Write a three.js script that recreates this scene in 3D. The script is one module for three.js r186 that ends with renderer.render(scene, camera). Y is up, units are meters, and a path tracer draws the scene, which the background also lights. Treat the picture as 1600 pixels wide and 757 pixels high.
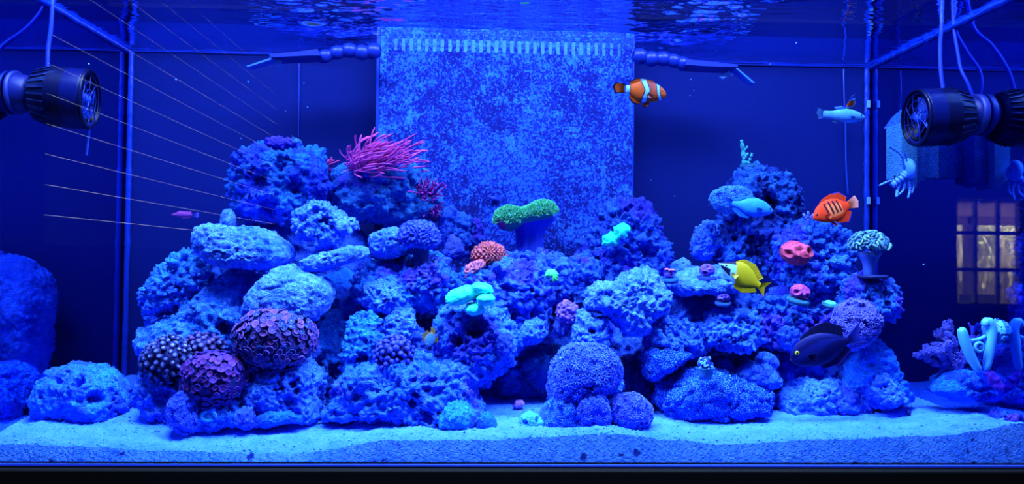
import * as THREE from 'three';
import { mergeGeometries, mergeVertices } from 'three/addons/utils/BufferGeometryUtils.js';
import { RoundedBoxGeometry } from 'three/addons/geometries/RoundedBoxGeometry.js';
import { RectAreaLightUniformsLib } from 'three/addons/lights/RectAreaLightUniformsLib.js';

// ---------------------------------------------------------------- camera, sky, sun, lamps, exposure
const scene = new THREE.Scene();
const PW = 1600, PH = 757, FOCAL = 1256;                     // photograph size, focal length in its pixels
const camera = new THREE.PerspectiveCamera(2 * Math.atan(PH / 2 / FOCAL) * 180 / Math.PI, PW / PH, 0.02, 60);
camera.rotation.order = 'YXZ';
camera.position.set(0, 0.252, 1.0);
camera.rotation.set(0.0223, -0.04, 0.0119);
camera.updateMatrixWorld(true);
const renderer = new THREE.WebGLRenderer({ antialias: true });
renderer.toneMapping = THREE.LinearToneMapping;
renderer.toneMappingExposure = 1.3;
renderer.shadowMap.enabled = true;
RectAreaLightUniformsLib.init();
scene.background = new THREE.Color().setRGB(2.6, 2.9, 3.2);   // bright daylight sky, seen only through the room's windows
const sun = new THREE.DirectionalLight(new THREE.Color().setRGB(1, 0.93, 0.8), 85);
sun.position.set(6.5, 6, 2.0); sun.target.position.set(4.0, 0, 8);
sun.castShadow = true;
Object.assign(sun.shadow.camera, { left: -6, right: 6, top: 6, bottom: -6, near: 0.1, far: 30 });
scene.add(sun, sun.target);
const LAMP = new THREE.Color().setRGB(0.36, 0.60, 1.0), LAMP_POWER = 225;   // three reef lamps hang over the tank
const LAMP_SPOTS = [-0.40, 0.03, 0.46], LAMP_Y = 0.86, LAMP_Z = 0.05, LAMP_W = 0.34, LAMP_D = 0.28;
for (const x of LAMP_SPOTS) {
  const l = new THREE.RectAreaLight(LAMP, LAMP_POWER, LAMP_W, LAMP_D);
  l.position.set(x, LAMP_Y, LAMP_Z); l.lookAt(x, 0, LAMP_Z); l.name = 'reef_lamp_light';
  scene.add(l);
}

// ---------------------------------------------------------------- helpers
const XL = -0.616, XR = 0.70, ZB = -0.42, WATER = 0.61, PI = Math.PI;
function rng(seed) { let a = seed | 0; return () => { a = (a + 0x6d2b79f5) | 0; let t = Math.imul(a ^ (a >>> 15), 1 | a); t = (t + Math.imul(t ^ (t >>> 7), 61 | t)) ^ t; return ((t ^ (t >>> 14)) >>> 0) / 4294967296; }; }
const V = (x, y, z) => new THREE.Vector3(x, y, z);
const lerp = (a, b, t) => a + (b - a) * t, clamp = (x, a = 0, b = 1) => Math.min(b, Math.max(a, x));
const smooth = (a, b, x) => { const t = clamp((x - a) / (b - a)); return t * t * (3 - 2 * t); };
const mix3 = (a, b, t) => [lerp(a[0], b[0], t), lerp(a[1], b[1], t), lerp(a[2], b[2], t)];
// sight line of a photograph pixel, met with the plane at depth z
const rayOf = (px, py) => V((px - PW / 2) / FOCAL, (PH / 2 - py) / FOCAL, -1).applyQuaternion(camera.quaternion).normalize();
function at(px, py, z) { const d = rayOf(px, py); return d.multiplyScalar((z - camera.position.z) / d.z).add(camera.position); }
const mpp = (z) => (camera.position.z - z) / FOCAL;          // metres per photograph pixel at depth z

function h3(x, y, z) { let h = Math.imul(x, 374761393) ^ Math.imul(y, 668265263) ^ Math.imul(z, 2147483647 - 9973 * 31); h = Math.imul(h ^ (h >>> 13), 1274126177); h ^= h >>> 16; return (h >>> 0) / 4294967296; }
function noise(x, y, z) {                                     // value noise, -1 to 1
  const X = Math.floor(x), Y = Math.floor(y), Z = Math.floor(z); let u = x - X, v = y - Y, w = z - Z;
  u = u * u * (3 - 2 * u); v = v * v * (3 - 2 * v); w = w * w * (3 - 2 * w);
  const a = lerp(lerp(h3(X, Y, Z), h3(X + 1, Y, Z), u), lerp(h3(X, Y + 1, Z), h3(X + 1, Y + 1, Z), u), v);
  const b = lerp(lerp(h3(X, Y, Z + 1), h3(X + 1, Y, Z + 1), u), lerp(h3(X, Y + 1, Z + 1), h3(X + 1, Y + 1, Z + 1), u), v);
  return lerp(a, b, w) * 2 - 1;
}
function fbm(x, y, z, o = 4) { let s = 0, a = 0.5; for (let i = 0; i < o; i++) { s += a * noise(x, y, z); a *= 0.5; x = x * 2.03 + 7.1; y = y * 2.03 + 3.7; z = z * 2.03 + 1.3; } return s; }
const CELL = { d: 0, id: 0, d2: 0 };
function worley(x, y, z) {                                    // distance to the nearest scattered point
  const X = Math.floor(x), Y = Math.floor(y), Z = Math.floor(z); let best = 9, second = 9, id = 0;
  for (let i = -1; i < 2; i++) for (let j = -1; j < 2; j++) for (let k = -1; k < 2; k++) {
    const a = X + i, b = Y + j, c = Z + k, r = h3(a, b, c), s = (r * 7919) % 1, t = (r * 104729) % 1;
    const dx = a + r - x, dy = b + s - y, dz = c + t - z, d = dx * dx + dy * dy + dz * dz;
    if (d < best) { second = best; best = d; id = (r * 15731) % 1; } else if (d < second) second = d;
  }
  CELL.d = Math.sqrt(best); CELL.d2 = Math.sqrt(second); CELL.id = id; return CELL.d;
}

const used = new Map();
function numbered(name) { const n = used.get(name) ?? 0; used.set(name, n + 1); return n ? name + '_' + String(n).padStart(3, '0') : name; }
function shadows(o) { o.castShadow = o.receiveShadow = true; return o; }
function tag(o, label, category, group, kind) {
  if (label) o.userData.label = label; if (category) o.userData.category = category;
  if (group) o.userData.group = group; if (kind) o.userData.kind = kind; return o;
}
function thing(name, label, category, pos = V(0, 0, 0), group) { const g = new THREE.Group(); g.name = numbered(name); g.position.copy(pos); scene.add(g); return tag(g, label, category, group); }
function whole(name, geo, mat, label, category, group) { const m = shadows(new THREE.Mesh(geo, mat)); m.name = numbered(name); scene.add(m); return tag(m, label, category, group); }
function part(name, geo, mat, parent, pos, label) { const m = shadows(new THREE.Mesh(geo, mat)); m.name = name; if (pos) m.position.copy(pos); parent.add(m); if (label) m.userData.label = label; return m; }
function struct(name, geo, mat) { const m = shadows(new THREE.Mesh(geo, mat)); m.name = name; m.userData.kind = 'structure'; scene.add(m); return m; }
function box(w, h, d, x = 0, y = 0, z = 0) { return new THREE.BoxGeometry(w, h, d).translate(x, y, z); }
function rbox(w, h, d, r, x = 0, y = 0, z = 0, seg = 2) { return new RoundedBoxGeometry(w, h, d, seg, r).translate(x, y, z); }
function paint(geo, f) {                                      // vertex colours (linear) from a function of position
  const p = geo.attributes.position, c = new Float32Array(p.count * 3);
  for (let i = 0; i < p.count; i++) { const k = f(p.getX(i), p.getY(i), p.getZ(i), i); c[i * 3] = k[0]; c[i * 3 + 1] = k[1]; c[i * 3 + 2] = k[2]; }
  geo.setAttribute('color', new THREE.BufferAttribute(c, 3)); return geo;
}
function tube(points, radius, radial = 8, seg = 24, tip = 1) {  // round tube along points; radius may be a function of 0..1
  const curve = points.isCurve ? points : new THREE.CatmullRomCurve3(points), fr = curve.computeFrenetFrames(seg, false), pos = [], idx = [], uv = [];
  const rf = typeof radius === 'function' ? radius : () => radius;
  for (let i = 0; i <= seg; i++) {
    const t = i / seg, c = curve.getPointAt(t), r = rf(t);
    for (let j = 0; j <= radial; j++) { const a = j / radial * 2 * PI, n = fr.normals[i].clone().multiplyScalar(Math.cos(a) * r).addScaledVector(fr.binormals[i], Math.sin(a) * r); pos.push(c.x + n.x, c.y + n.y, c.z + n.z); uv.push(j / radial, t); }
  }
  for (let i = 0; i < seg; i++) for (let j = 0; j < radial; j++) { const a = i * (radial + 1) + j, b = a + radial + 1; idx.push(a, b, a + 1, b, b + 1, a + 1); }
  for (const [i, flip] of [[0, 1], [seg, 0]]) { const c = curve.getPointAt(i / seg), k = pos.length / 3; pos.push(c.x, c.y, c.z); uv.push(0, 0); for (let j = 0; j < radial; j++) { const a = i * (radial + 1) + j; flip ? idx.push(k, a, a + 1) : idx.push(k, a + 1, a); } }
  const g = new THREE.BufferGeometry(); g.setAttribute('position', new THREE.Float32BufferAttribute(pos, 3)); g.setAttribute('uv', new THREE.Float32BufferAttribute(uv, 2)); g.setIndex(idx); g.computeVertexNormals(); return g;
}
const lathe = (pts, seg = 24) => new THREE.LatheGeometry(pts.map(([x, y]) => new THREE.Vector2(Math.max(x, 1e-5), y)), seg);
const UP = V(0, 1, 0);
function turnTo(o, dir, from = UP) { o.quaternion.setFromUnitVectors(from, dir.clone().normalize()); return o; }

// ---------------------------------------------------------------- textures (grain and fine relief only)
function dataTexture(n, f, srgb, comps = 3) {
  const d = new Uint8Array(n * n * 4);
  for (let y = 0; y < n; y++) for (let x = 0; x < n; x++) { const k = f(x / n, y / n), o = (y * n + x) * 4; for (let c = 0; c < 3; c++) d[o + c] = clamp(comps === 1 ? k : k[c]) * 255; d[o + 3] = 255; }
  const t = new THREE.DataTexture(d, n, n); t.wrapS = t.wrapT = THREE.RepeatWrapping; t.magFilter = THREE.LinearFilter; t.minFilter = THREE.LinearFilter; if (srgb) t.colorSpace = THREE.SRGBColorSpace; t.needsUpdate = true; return t;
}
// noise that repeats at 1
const loop = (u, v, k, s) => { const x = u * k, y = v * k, X = Math.floor(x), Y = Math.floor(y); let p = x - X, q = y - Y; p = p * p * (3 - 2 * p); q = q * q * (3 - 2 * q); const H = (i, j) => h3((X + i) % k, (Y + j) % k, Math.floor(s * 97)); return lerp(lerp(H(0, 0), H(1, 0), p), lerp(H(0, 1), H(1, 1), p), q) * 2 - 1; };
const grain = dataTexture(512, (u, v) => 0.5 + 0.22 * loop(u, v, 26, 3.1) + 0.2 * loop(u, v, 60, 9.7) + 0.16 * loop(u, v, 120, 5.3), false, 1);
const loopCells = (u, v, k, s) => { const x = u * k, y = v * k, X = Math.floor(x), Y = Math.floor(y); let b = 9; for (let i = -1; i < 2; i++) for (let j = -1; j < 2; j++) { const a = X + i, c = Y + j, r = h3((a + k) % k, (c + k) % k, s), t = (r * 7919) % 1; b = Math.min(b, Math.hypot(a + r - x, c + t - y)); } return b; };
const pores = dataTexture(1024, (u, v) => { // pitted skeleton: knobs of a few millimetres, pin pores, grit
  const a = loopCells(u, v, 26, 1), b = loopCells(u, v, 60, 2), w = loop(u, v, 14, 2.2);
  return 0.62 - 0.38 * a * (0.7 + 0.5 * w) - 0.34 * smooth(0.34, 0.1, b) + 0.14 * loop(u, v, 90, 4.4) + 0.12 * w + 0.07 * loop(u, v, 200, 8.8);
}, false, 1);
const starMap = dataTexture(1024, (u, v) => { const a = loopCells(u, v, 54, 7), w = 0.5 + 0.5 * loop(u, v, 18, 6.1), k = smooth(0.52, 0.30, a + 0.12 * w); const ring = smooth(0.06, 0.14, a); return mix3([0.06, 0.19, 0.80], [0.24, 0.55, 0.99], k * (0.55 + 0.45 * ring)); }, true);
const starBump = dataTexture(512, (u, v) => smooth(0.55, 0.25, loopCells(u, v, 54, 7)), false, 1); starMap.repeat.set(8, 8); starBump.repeat.set(8, 8);
const rockGrain = pores; rockGrain.repeat.set(8, 8);
const sandGrain = grain.clone(); sandGrain.repeat.set(14, 14); sandGrain.needsUpdate = true;

// ---------------------------------------------------------------- materials
const std = (rgb, rough = 0.8, extra = {}) => new THREE.MeshStandardMaterial({ color: new THREE.Color().setRGB(...rgb), roughness: rough, ...extra });
const phys = (rgb, rough, extra) => new THREE.MeshPhysicalMaterial({ color: new THREE.Color().setRGB(...rgb), roughness: rough, ...extra });
const M = {
  rock: phys([1, 1, 1], 0.92, { vertexColors: true, bumpMap: rockGrain, bumpScale: 0.0034, specularIntensity: 0.12 }),
  starMat: phys([1, 1, 1], 0.85, { vertexColors: true, map: starMap, bumpMap: starBump, bumpScale: 0.003, specularIntensity: 0.12 }),
  tissue: phys([1, 1, 1], 0.6, { vertexColors: true, side: THREE.DoubleSide, specularIntensity: 0.25 }),
  fish: phys([1, 1, 1], 0.5, { vertexColors: true, specularIntensity: 0.14 }),
  fin: phys([1, 1, 1], 0.6, { vertexColors: true, side: THREE.DoubleSide, transmission: 0.3, thickness: 0, specularIntensity: 0.1 }),
  eye: phys([1, 1, 1], 0.12, { vertexColors: true, clearcoat: 1 }),
  sand: phys([1, 1, 1], 0.95, { vertexColors: true, bumpMap: sandGrain, bumpScale: 0.0016, specularIntensity: 0.12 }),
  blackPlastic: phys([0.001, 0.0018, 0.022], 0.3, { specularIntensity: 0.2 }),
  backPane: phys([0.001, 0.007, 0.135], 0.75, { specularIntensity: 0.15 }),  // black backing; blue haze of the lit water is put into its colour
  sideGlass: std([0.10, 0.21, 0.62], 0.035, { metalness: 1 }),
  glass: phys([0.97, 0.985, 1], 0.0, { transmission: 1, thickness: 0, ior: 1.5 }),
  silicone: phys([0.003, 0.026, 0.40], 0.35, { specularIntensity: 0.4 }),
  trim: phys([0.0015, 0.0015, 0.002], 0.7, { specularIntensity: 0.06 }),
  water: std([0.40, 0.55, 0.95], 0.03, { metalness: 1, transparent: true, opacity: 0.85, side: THREE.DoubleSide }),
  cable: phys([0.006, 0.022, 0.40], 0.5, { specularIntensity: 0.3 }),
  paleBlue: std([0.10, 0.34, 0.88], 0.6),
};

// ---------------------------------------------------------------- the room (dark; its windows mirror in the front glass)
const roomMat = phys([0.004, 0.005, 0.014], 0.95, { specularIntensity: 0.1 }), floorMat = std([0.05, 0.035, 0.025], 0.7), woodMat = std([0.09, 0.06, 0.045], 0.6);
struct('floor', box(7.2, 0.1, 6.0, 2.1, -0.95, 2.3), floorMat);
struct('ceiling', box(7.2, 0.1, 6.0, 2.1, 1.85, 2.3), roomMat);
struct('wall_front', box(7.2, 2.9, 0.1, 2.1, 0.45, -0.66), roomMat);
struct('wall_right', box(0.1, 2.9, 6.0, 5.65, 0.45, 2.3), roomMat);
{ // wall behind the photographer, with a nine-pane window; the numbers are its edges in metres
  const x0 = 3.60, x1 = 4.13, y0 = -0.06, y1 = 0.78, z = 5.0, t = 0.12;
  struct('wall_back', mergeGeometries([box(x0 + 1.5, 2.9, t, (x0 - 1.5) / 2, 0.45, z), box(5.7 - x1, 2.9, t, (5.7 + x1) / 2, 0.45, z), box(x1 - x0, y0 + 1, t, (x0 + x1) / 2, (y0 - 1) / 2, z), box(x1 - x0, 1.9 - y1, t, (x0 + x1) / 2, (1.9 + y1) / 2, z)]), roomMat);
  const win = new THREE.Group(); win.name = 'window_1'; win.userData.kind = 'structure'; scene.add(win);
  const dark = std([0.012, 0.012, 0.016], 0.6), f = 0.022;
  part('window_frame', mergeGeometries([box(f, y1 - y0, 0.06, x0 + f / 2, (y0 + y1) / 2, z), box(f, y1 - y0, 0.06, x1 - f / 2, (y0 + y1) / 2, z), box(x1 - x0, f, 0.06, (x0 + x1) / 2, y0 + f / 2, z), box(x1 - x0, f, 0.06, (x0 + x1) / 2, y1 - f / 2, z)]), dark, win);
  for (const k of [1, 2]) { part('muntin', box(0.026, y1 - y0, 0.03, lerp(x0, x1, k / 3), (y0 + y1) / 2, z), dark, win); part('muntin', box(x1 - x0, 0.026, 0.03, (x0 + x1) / 2, lerp(y0, y1, k / 3), z), dark, win); }
  for (let i = 0; i < 3; i++) for (let j = 0; j < 3; j++) part('pane', new THREE.PlaneGeometry((x1 - x0) / 3, (y1 - y0) / 3).translate(lerp(x0, x1, (i + 0.5) / 3), lerp(y0, y1, (j + 0.5) / 3), z), M.glass, win);
}
{ // wall on the left, with a long shuttered window
  const x = -1.34, z0 = 1.45, z1 = 4.75, y0 = 0.28, y1 = 1.5;
  struct('wall_left', mergeGeometries([box(0.1, 2.9, z0 + 0.7, x, 0.45, (z0 - 0.7) / 2), box(0.1, 2.9, 5.3 - z1, x, 0.45, (5.3 + z1) / 2), box(0.1, y0 + 1, z1 - z0, x, (y0 - 1) / 2, (z0 + z1) / 2), box(0.1, 1.9 - y1, z1 - z0, x, (1.9 + y1) / 2, (z0 + z1) / 2)]), roomMat);
  const win = new THREE.Group(); win.name = 'window_2'; win.userData.kind = 'structure'; scene.add(win);
  const n = 13, step = (y1 - y0) / n, dark = std([0.02, 0.02, 0.025], 0.8), g = box(0.0012, step - 0.0015, z1 - z0, x, 0, (z0 + z1) / 2);
  for (let k = 0; k < n; k++) part('shutter_slat', g, dark, win, V(0, y0 + (k + 0.5) * step, 0));
}
// ---------------------------------------------------------------- outside the window: porch and dry winter garden
struct('hillside', (() => { const g = new THREE.BoxGeometry(16, 7, 2, 40, 24, 4).rotateX(-0.25).translate(6, 1.5, 13), p = g.attributes.position; for (let i = 0; i < p.count; i++) p.setZ(i, p.getZ(i) + 0.5 * noise(p.getX(i) * 1.3, p.getY(i) * 1.3, 2)); g.computeVertexNormals(); return paint(g, (x, y, z) => mix3([0.40, 0.36, 0.22], [0.08, 0.10, 0.04], 0.5 + 0.5 * noise(x * 5, y * 5, z))); })(), std([1, 1, 1], 0.95, { vertexColors: true }));
struct('ground', box(14, 0.1, 9, 4, -1.05, 9.6), std([0.28, 0.24, 0.17], 0.95));
{
  const porch = thing('porch', 'brown timber porch roof and post outside the paned window', 'porch', V(5.2, 0, 6.4));
  part('ceiling_board', box(4, 0.06, 1.9, 0, 0.80, 0), std([0.42, 0.27, 0.2], 0.8), porch);
  part('beam', box(4, 0.12, 0.1, 0, 0.74, 0.9), std([0.3, 0.2, 0.15], 0.8), porch);
  part('post', box(0.1, 1.8, 0.1, -0.03, -0.12, 0.9), std([0.16, 0.12, 0.12], 0.8), porch);
  const chair = thing('garden_chair', 'dark garden chair on the porch outside the window', 'chair', V(4.84, -1.0, 6.5));
  const cm = std([0.03, 0.03, 0.04], 0.6);
  part('seat', box(0.34, 0.03, 0.34, 0, 0.42, 0), cm, chair); part('backrest', box(0.34, 0.5, 0.03, 0, 0.72, 0.16), cm, chair);
  for (const a of [-1, 1]) for (const b of [-1, 1]) part('leg', box(0.03, 0.42, 0.03, a * 0.15, 0.21, b * 0.15), cm, chair);
  const r = rng(71), blades = [], grassMat = std([1, 1, 1], 0.9, { vertexColors: true, side: THREE.DoubleSide });
  for (let k = 0; k < 2400; k++) {
    const x = 4.4 + r() * 3.4, z = 7.5 + r() * 1.3, h = 0.6 + r() * 1.25, a = (r() - 0.5) * 0.7, c = mix3([0.75, 0.64, 0.42], [0.34, 0.36, 0.16], r());
    blades.push(paint(new THREE.ConeGeometry(0.022, h, 3).translate(0, h / 2, 0).rotateZ(a).rotateY(r() * 6).translate(x, -1, z), () => c));
  }
  whole('dry_grass', mergeGeometries(blades), grassMat, 'tall dry straw coloured grass outside the window', 'grass', null, 'stuff').userData.kind = 'stuff';
  for (let k = 0; k < 4; k++) { // bare leaning saplings
    const sap = thing('sapling', ['first bare', 'second leaning', 'third forked', 'fourth crooked'][k] + ' sapling in the garden outside the window', 'sapling', V(5.0 + k * 0.95, -1, 9.6 + (k % 2) * 0.5));
    const bark = std([0.8, 0.74, 0.62], 0.9), leaf = std([0.34, 0.40, 0.15], 0.9, { side: THREE.DoubleSide }), lean = (r() - 0.5) * 0.4, br = [], lf = [];
    part('trunk', tube([V(0, 0, 0), V(lean * 0.3, 0.8, 0), V(lean, 2.3, 0.1)], (t) => 0.028 * (1 - 0.6 * t), 6, 10), bark, sap);
    for (let i = 0; i < 14; i++) {
      const t = 0.25 + r() * 0.7, p = V(lean * t * t, 2.3 * t, 0), q = p.clone().add(V((r() - 0.5) * 0.6, 0.15 + r() * 0.5, (r() - 0.5) * 0.4));
      br.push(tube([p, p.clone().lerp(q, 0.5).add(V(0, 0.06, 0)), q], 0.010, 5, 6));
      for (let j = 0; j < 26; j++) lf.push(new THREE.CircleGeometry(0.028, 5).rotateX(r() * 6).rotateY(r() * 6).translate(...p.clone().lerp(q, 0.2 + r() * 0.9).add(V((r() - 0.5) * 0.25, (r() - 0.5) * 0.25, (r() - 0.5) * 0.25)).toArray()));
    }
    part('branches', mergeGeometries(br), bark, sap).userData.kind = 'stuff'; part('leaves', mergeGeometries(lf), leaf, sap).userData.kind = 'stuff';
  }
}

// ---------------------------------------------------------------- the aquarium itself
const tank = thing('aquarium', 'large glass reef aquarium with a black bottom frame, its front glass facing the camera', 'aquarium', V(0, 0, 0));
{
  const w = XR - XL, cx = (XL + XR) / 2, d = -ZB, cz = ZB / 2, H = 0.66, t = 0.01;
  part('front_glass', box(w + 2 * t, H, t, cx, H / 2, t / 2 + 0.0004), M.glass, tank);
  part('back_glass', box(w + 2 * t, H, t, cx, H / 2, ZB - t / 2), M.backPane, tank, null, 'black backed rear pane');
  part('side_glass', box(t, H, d, XL - t / 2, H / 2, cz), M.sideGlass, tank, null, 'left end pane mirroring the rocks');
  part('side_glass', box(t, H, d, XR + t / 2, H / 2, cz), M.sideGlass, tank, null, 'right end pane mirroring the pump');
  part('bottom_glass', box(w + 2 * t, t, d + t, cx, -t / 2, cz), M.trim, tank);
  part('bottom_glint', box(w + 2 * t, 0.0022, 0.003, cx, 0.0005, 0.0125), std([0.01, 0.03, 0.4], 0.3), tank);  // blue strip painted for the glint along the bottom glass edge
  part('bottom_frame', rbox(w + 0.06, 0.07, 0.012, 0.003, cx, -0.0372, 0.018), M.trim, tank, null, 'black lower frame');
  for (const [a, b] of [[XL, -0.185], [0.262, XR]]) part('added_light_shield', box(b - a, 0.006, 0.088, (a + b) / 2, H + 0.003, ZB + 0.044), M.trim, tank, null, 'added black strip keeping lamp light off the rear pane');  // strips added to keep lamp light off the rear pane above the water
  part('top_frame', mergeGeometries([box(w + 0.06, 0.05, 0.02, cx, H + 0.03, 0.005), box(w + 0.06, 0.05, 0.02, cx, H + 0.03, ZB - 0.005), box(0.02, 0.05, d, XL - 0.005, H + 0.03, cz), box(0.02, 0.05, d, XR + 0.005, H + 0.03, cz)]), M.trim, tank);
  // silicone beads up the two rear corners, lumpy along their length
  for (const [x, s] of [[XL, 1], [XR, -1]]) for (const [o, z, r] of [[0.0075, ZB + 0.006, 0.0052]]) {
    const pts = []; for (let k = 0; k <= 26; k++) pts.push(V(x + s * (o + 0.0006 * noise(k * 0.9, o * 900, x * 9)), 0.03 + k / 26 * 0.575, z));
    part('silicone_seam', tube(pts, (q) => r * (0.85 + 0.3 * Math.abs(noise(q * 50, o * 500, x * 7))), 8, 110), M.silicone, tank);
  }
  // meniscus: the wet line where water meets the panes
  const line = (a, b, r) => { const pts = []; for (let k = 0; k <= 40; k++) { const p = a.clone().lerp(b, k / 40); p.y += 0.0007 * noise(k * 0.7, a.x * 9, 3); pts.push(p); } return tube(pts, (q) => r * (0.7 + 0.5 * Math.abs(noise(q * 37, a.x * 13, 1))), 8, 160); };
  part('waterline_bead', line(V(XL, WATER - 0.002, ZB + 0.002), V(XR, WATER - 0.002, ZB + 0.002), 0.0017), M.silicone, tank);
  for (const x of [XL + 0.002, XR - 0.002]) part('waterline_bead', line(V(x, WATER - 0.004, ZB), V(x, WATER - 0.004, -0.002), 0.0042), M.silicone, tank);
}
struct('wall_cabinet', box(XR - XL + 0.06, 0.86, -ZB + 0.03, (XL + XR) / 2, -0.5, ZB / 2), M.trim).name = 'trim_1';

// three reef lamps over the water
LAMP_SPOTS.forEach((x, i) => {
  const l = thing('reef_lamp', ['left', 'middle', 'right'][i] + ' blue LED reef lamp hanging over the tank', 'lamp', V(x, LAMP_Y, LAMP_Z));
  part('housing', rbox(LAMP_W + 0.03, 0.035, LAMP_D + 0.03, 0.006, 0, 0.026, 0), M.blackPlastic, l);
  part('led_panel', box(LAMP_W, 0.004, LAMP_D, 0, 0.004, 0), std([0.1, 0.1, 0.1], 0.5, { emissive: LAMP.clone(), emissiveIntensity: 2.5 }), l);
});

// water surface, seen from below: churned near the two return nozzles, calm elsewhere
{
  const nx = 420, nz = 240, g = new THREE.PlaneGeometry(XR - XL, -ZB, nx, nz).rotateX(PI / 2).translate((XL + XR) / 2, WATER, ZB / 2), p = g.attributes.position;
  for (let i = 0; i < p.count; i++) {
    const x = p.getX(i), z = p.getZ(i), churn = Math.exp(-(((x + 0.245) / 0.10) ** 2)) + Math.exp(-(((x - 0.325) / 0.085) ** 2)), mid = smooth(-0.3, -0.1, x) * smooth(0.34, 0.16, x);
    const a = 0.0003 + 0.0010 * mid + 0.0034 * churn;
    const y = a * (noise(x * 19, 1, z * 105) + 0.55 * noise(x * 48 + 5, 4, z * 190) + 0.2 * noise(x * 150, 8, z * 330)) + 0.0006 * Math.sin(x * 34 + z * 21 + 3 * noise(x * 7, 2, z * 9));
    p.setY(i, WATER + y);
  }
  g.computeVertexNormals();
  const s = struct('water_surface', g, M.water); s.castShadow = false;
}

// sand bed: the front edge follows the glass, grains and small hollows on top
const SAND_EDGE = [[-60, 697], [0, 697], [120, 700], [250, 707], [450, 712], [620, 690], [780, 690], [830, 686], [960, 681], [1060, 690], [1130, 697], [1300, 689], [1480, 683], [1530, 676], [1600, 664], [1660, 660]].map(([px, py]) => at(px, py, 0));
function sandEdge(x) { for (let i = 1; i < SAND_EDGE.length; i++) if (x <= SAND_EDGE[i].x || i === SAND_EDGE.length - 1) { const a = SAND_EDGE[i - 1], b = SAND_EDGE[i], t = clamp((x - a.x) / (b.x - a.x)); return lerp(a.y, b.y, t * t * (3 - 2 * t)); } }
function sandHeight(x, z) {
  const back = smooth(0, ZB, z), calm = smooth(0, -0.03, z);
  let y = lerp(sandEdge(x), 0.03, smooth(0, -0.2, z)) + 0.012 * back;
  y += calm * (0.0035 * noise(x * 14, 3, z * 14) + 0.0022 * noise(x * 38, 5, z * 38));
  y += 0.016 * Math.exp(-(((x - 0.585) / 0.06) ** 2) - (((z + 0.3) / 0.045) ** 2)) + 0.006 * Math.exp(-(((x - 0.64) / 0.07) ** 2) - (((z + 0.15) / 0.05) ** 2));
  return y + 0.0009 * noise(x * 170, 1, z * 170) + 0.0006 * noise(x * 420, 2, z * 420);
}
{
  const nx = 760, nz = 170, ny = 20, pos = [], col = [], idx = [], uv = [], W = nx + 1;
  const grainCol = (x, y, z) => { const k = 0.5 + 0.5 * noise(x * 700, y * 700, z * 700), s = fbm(x * 60, y * 60, z * 60, 3); let c = mix3([0.024, 0.15, 0.90], [0.08, 0.26, 0.98], clamp(k * 0.8 + s * 0.6 + 0.1)); if (noise(x * 330 + 50, y * 330, z * 330) > 0.72) c = mix3(c, [0.012, 0.09, 0.5], 0.8); return c; };  // pale sand with the blue cast of the lamps put into its colour
  for (let j = 0; j <= nz; j++) for (let i = 0; i <= nx; i++) { const x = lerp(XL + 0.0005, XR - 0.0005, i / nx), z = -0.006 + (ZB + 0.0065) * (j / nz) ** 1.35; const y = sandHeight(x, z); pos.push(x, y, z); uv.push(x, z); col.push(...grainCol(x, y, z)); }
  for (let j = 0; j < nz; j++) for (let i = 0; i < nx; i++) { const a = j * W + i; idx.push(a, a + 1, a + W, a + 1, a + W + 1, a + W); }
  const base = pos.length / 3;
  for (let j = 0; j <= ny; j++) for (let i = 0; i <= nx; i++) {
    const x = lerp(XL + 0.0005, XR - 0.0005, i / nx), y = lerp(sandHeight(x, -0.006), 0.001, j / ny), z = -0.0006 - 0.0054 * (1 - j / ny) ** 1.2;
    pos.push(x, y, z); uv.push(x, y);
    let c = grainCol(x, y, 0.3);
    const gap = worley(x * 75, y * 75, 3.5); if (CELL.id > 0.86 && gap < 0.30 + 0.16 * noise(x * 300, y * 300, 2)) c = [0.006, 0.02, 0.22]; // shade of small hollows painted on as dark spots
    if (noise(x * 420, y * 420, 11) > 0.66) c = mix3(c, [0.008, 0.05, 0.5], 0.7);
    col.push(...c);
  }
  for (let j = 0; j < ny; j++) for (let i = 0; i < nx; i++) { const a = base + j * W + i; idx.push(a, a + W, a + 1, a + 1, a + W, a + W + 1); }
  const g = new THREE.BufferGeometry(); g.setAttribute('position', new THREE.Float32BufferAttribute(pos, 3)); g.setAttribute('uv', new THREE.Float32BufferAttribute(uv, 2)); g.setAttribute('color', new THREE.Float32BufferAttribute(col, 3)); g.setIndex(idx); g.computeVertexNormals();
  whole('sand', g, M.sand, 'pale fine sand bed lying along the bottom of the tank', 'sand').userData.kind = 'stuff';
  const r = rng(5), grains = [], bits = [new THREE.IcosahedronGeometry(1, 0), new THREE.IcosahedronGeometry(1, 1)]; // coarse grains lying loose on the bed
  const inst = new THREE.InstancedMesh(bits[1], phys([1, 1, 1], 0.9, { specularIntensity: 0.12 }), 5200), m = new THREE.Matrix4(), c = new THREE.Color();
  for (let k = 0; k < 5200; k++) {
    const x = lerp(XL + 0.01, XR - 0.01, r()), z = -0.008 - 0.3 * r() ** 1.6, s = 0.0005 + 0.0010 * r() ** 3; m.makeRotationY(r() * 6).scale(V(s * (1 + r()), s * 0.8, s)).setPosition(x, sandHeight(x, z) + s * 0.3, z); inst.setMatrixAt(k, m);
    c.setRGB(...(r() < 0.12 ? [0.01, 0.06, 0.35] : mix3([0.03, 0.2, 0.86], [0.09, 0.33, 0.98], r()))); inst.setColorAt(k, c);
  }
  inst.name = 'sand_grains'; tag(inst, 'loose coarse grains scattered over the sand bed', 'sand grains', null, 'stuff'); shadows(inst); scene.add(inst);
}

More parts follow.
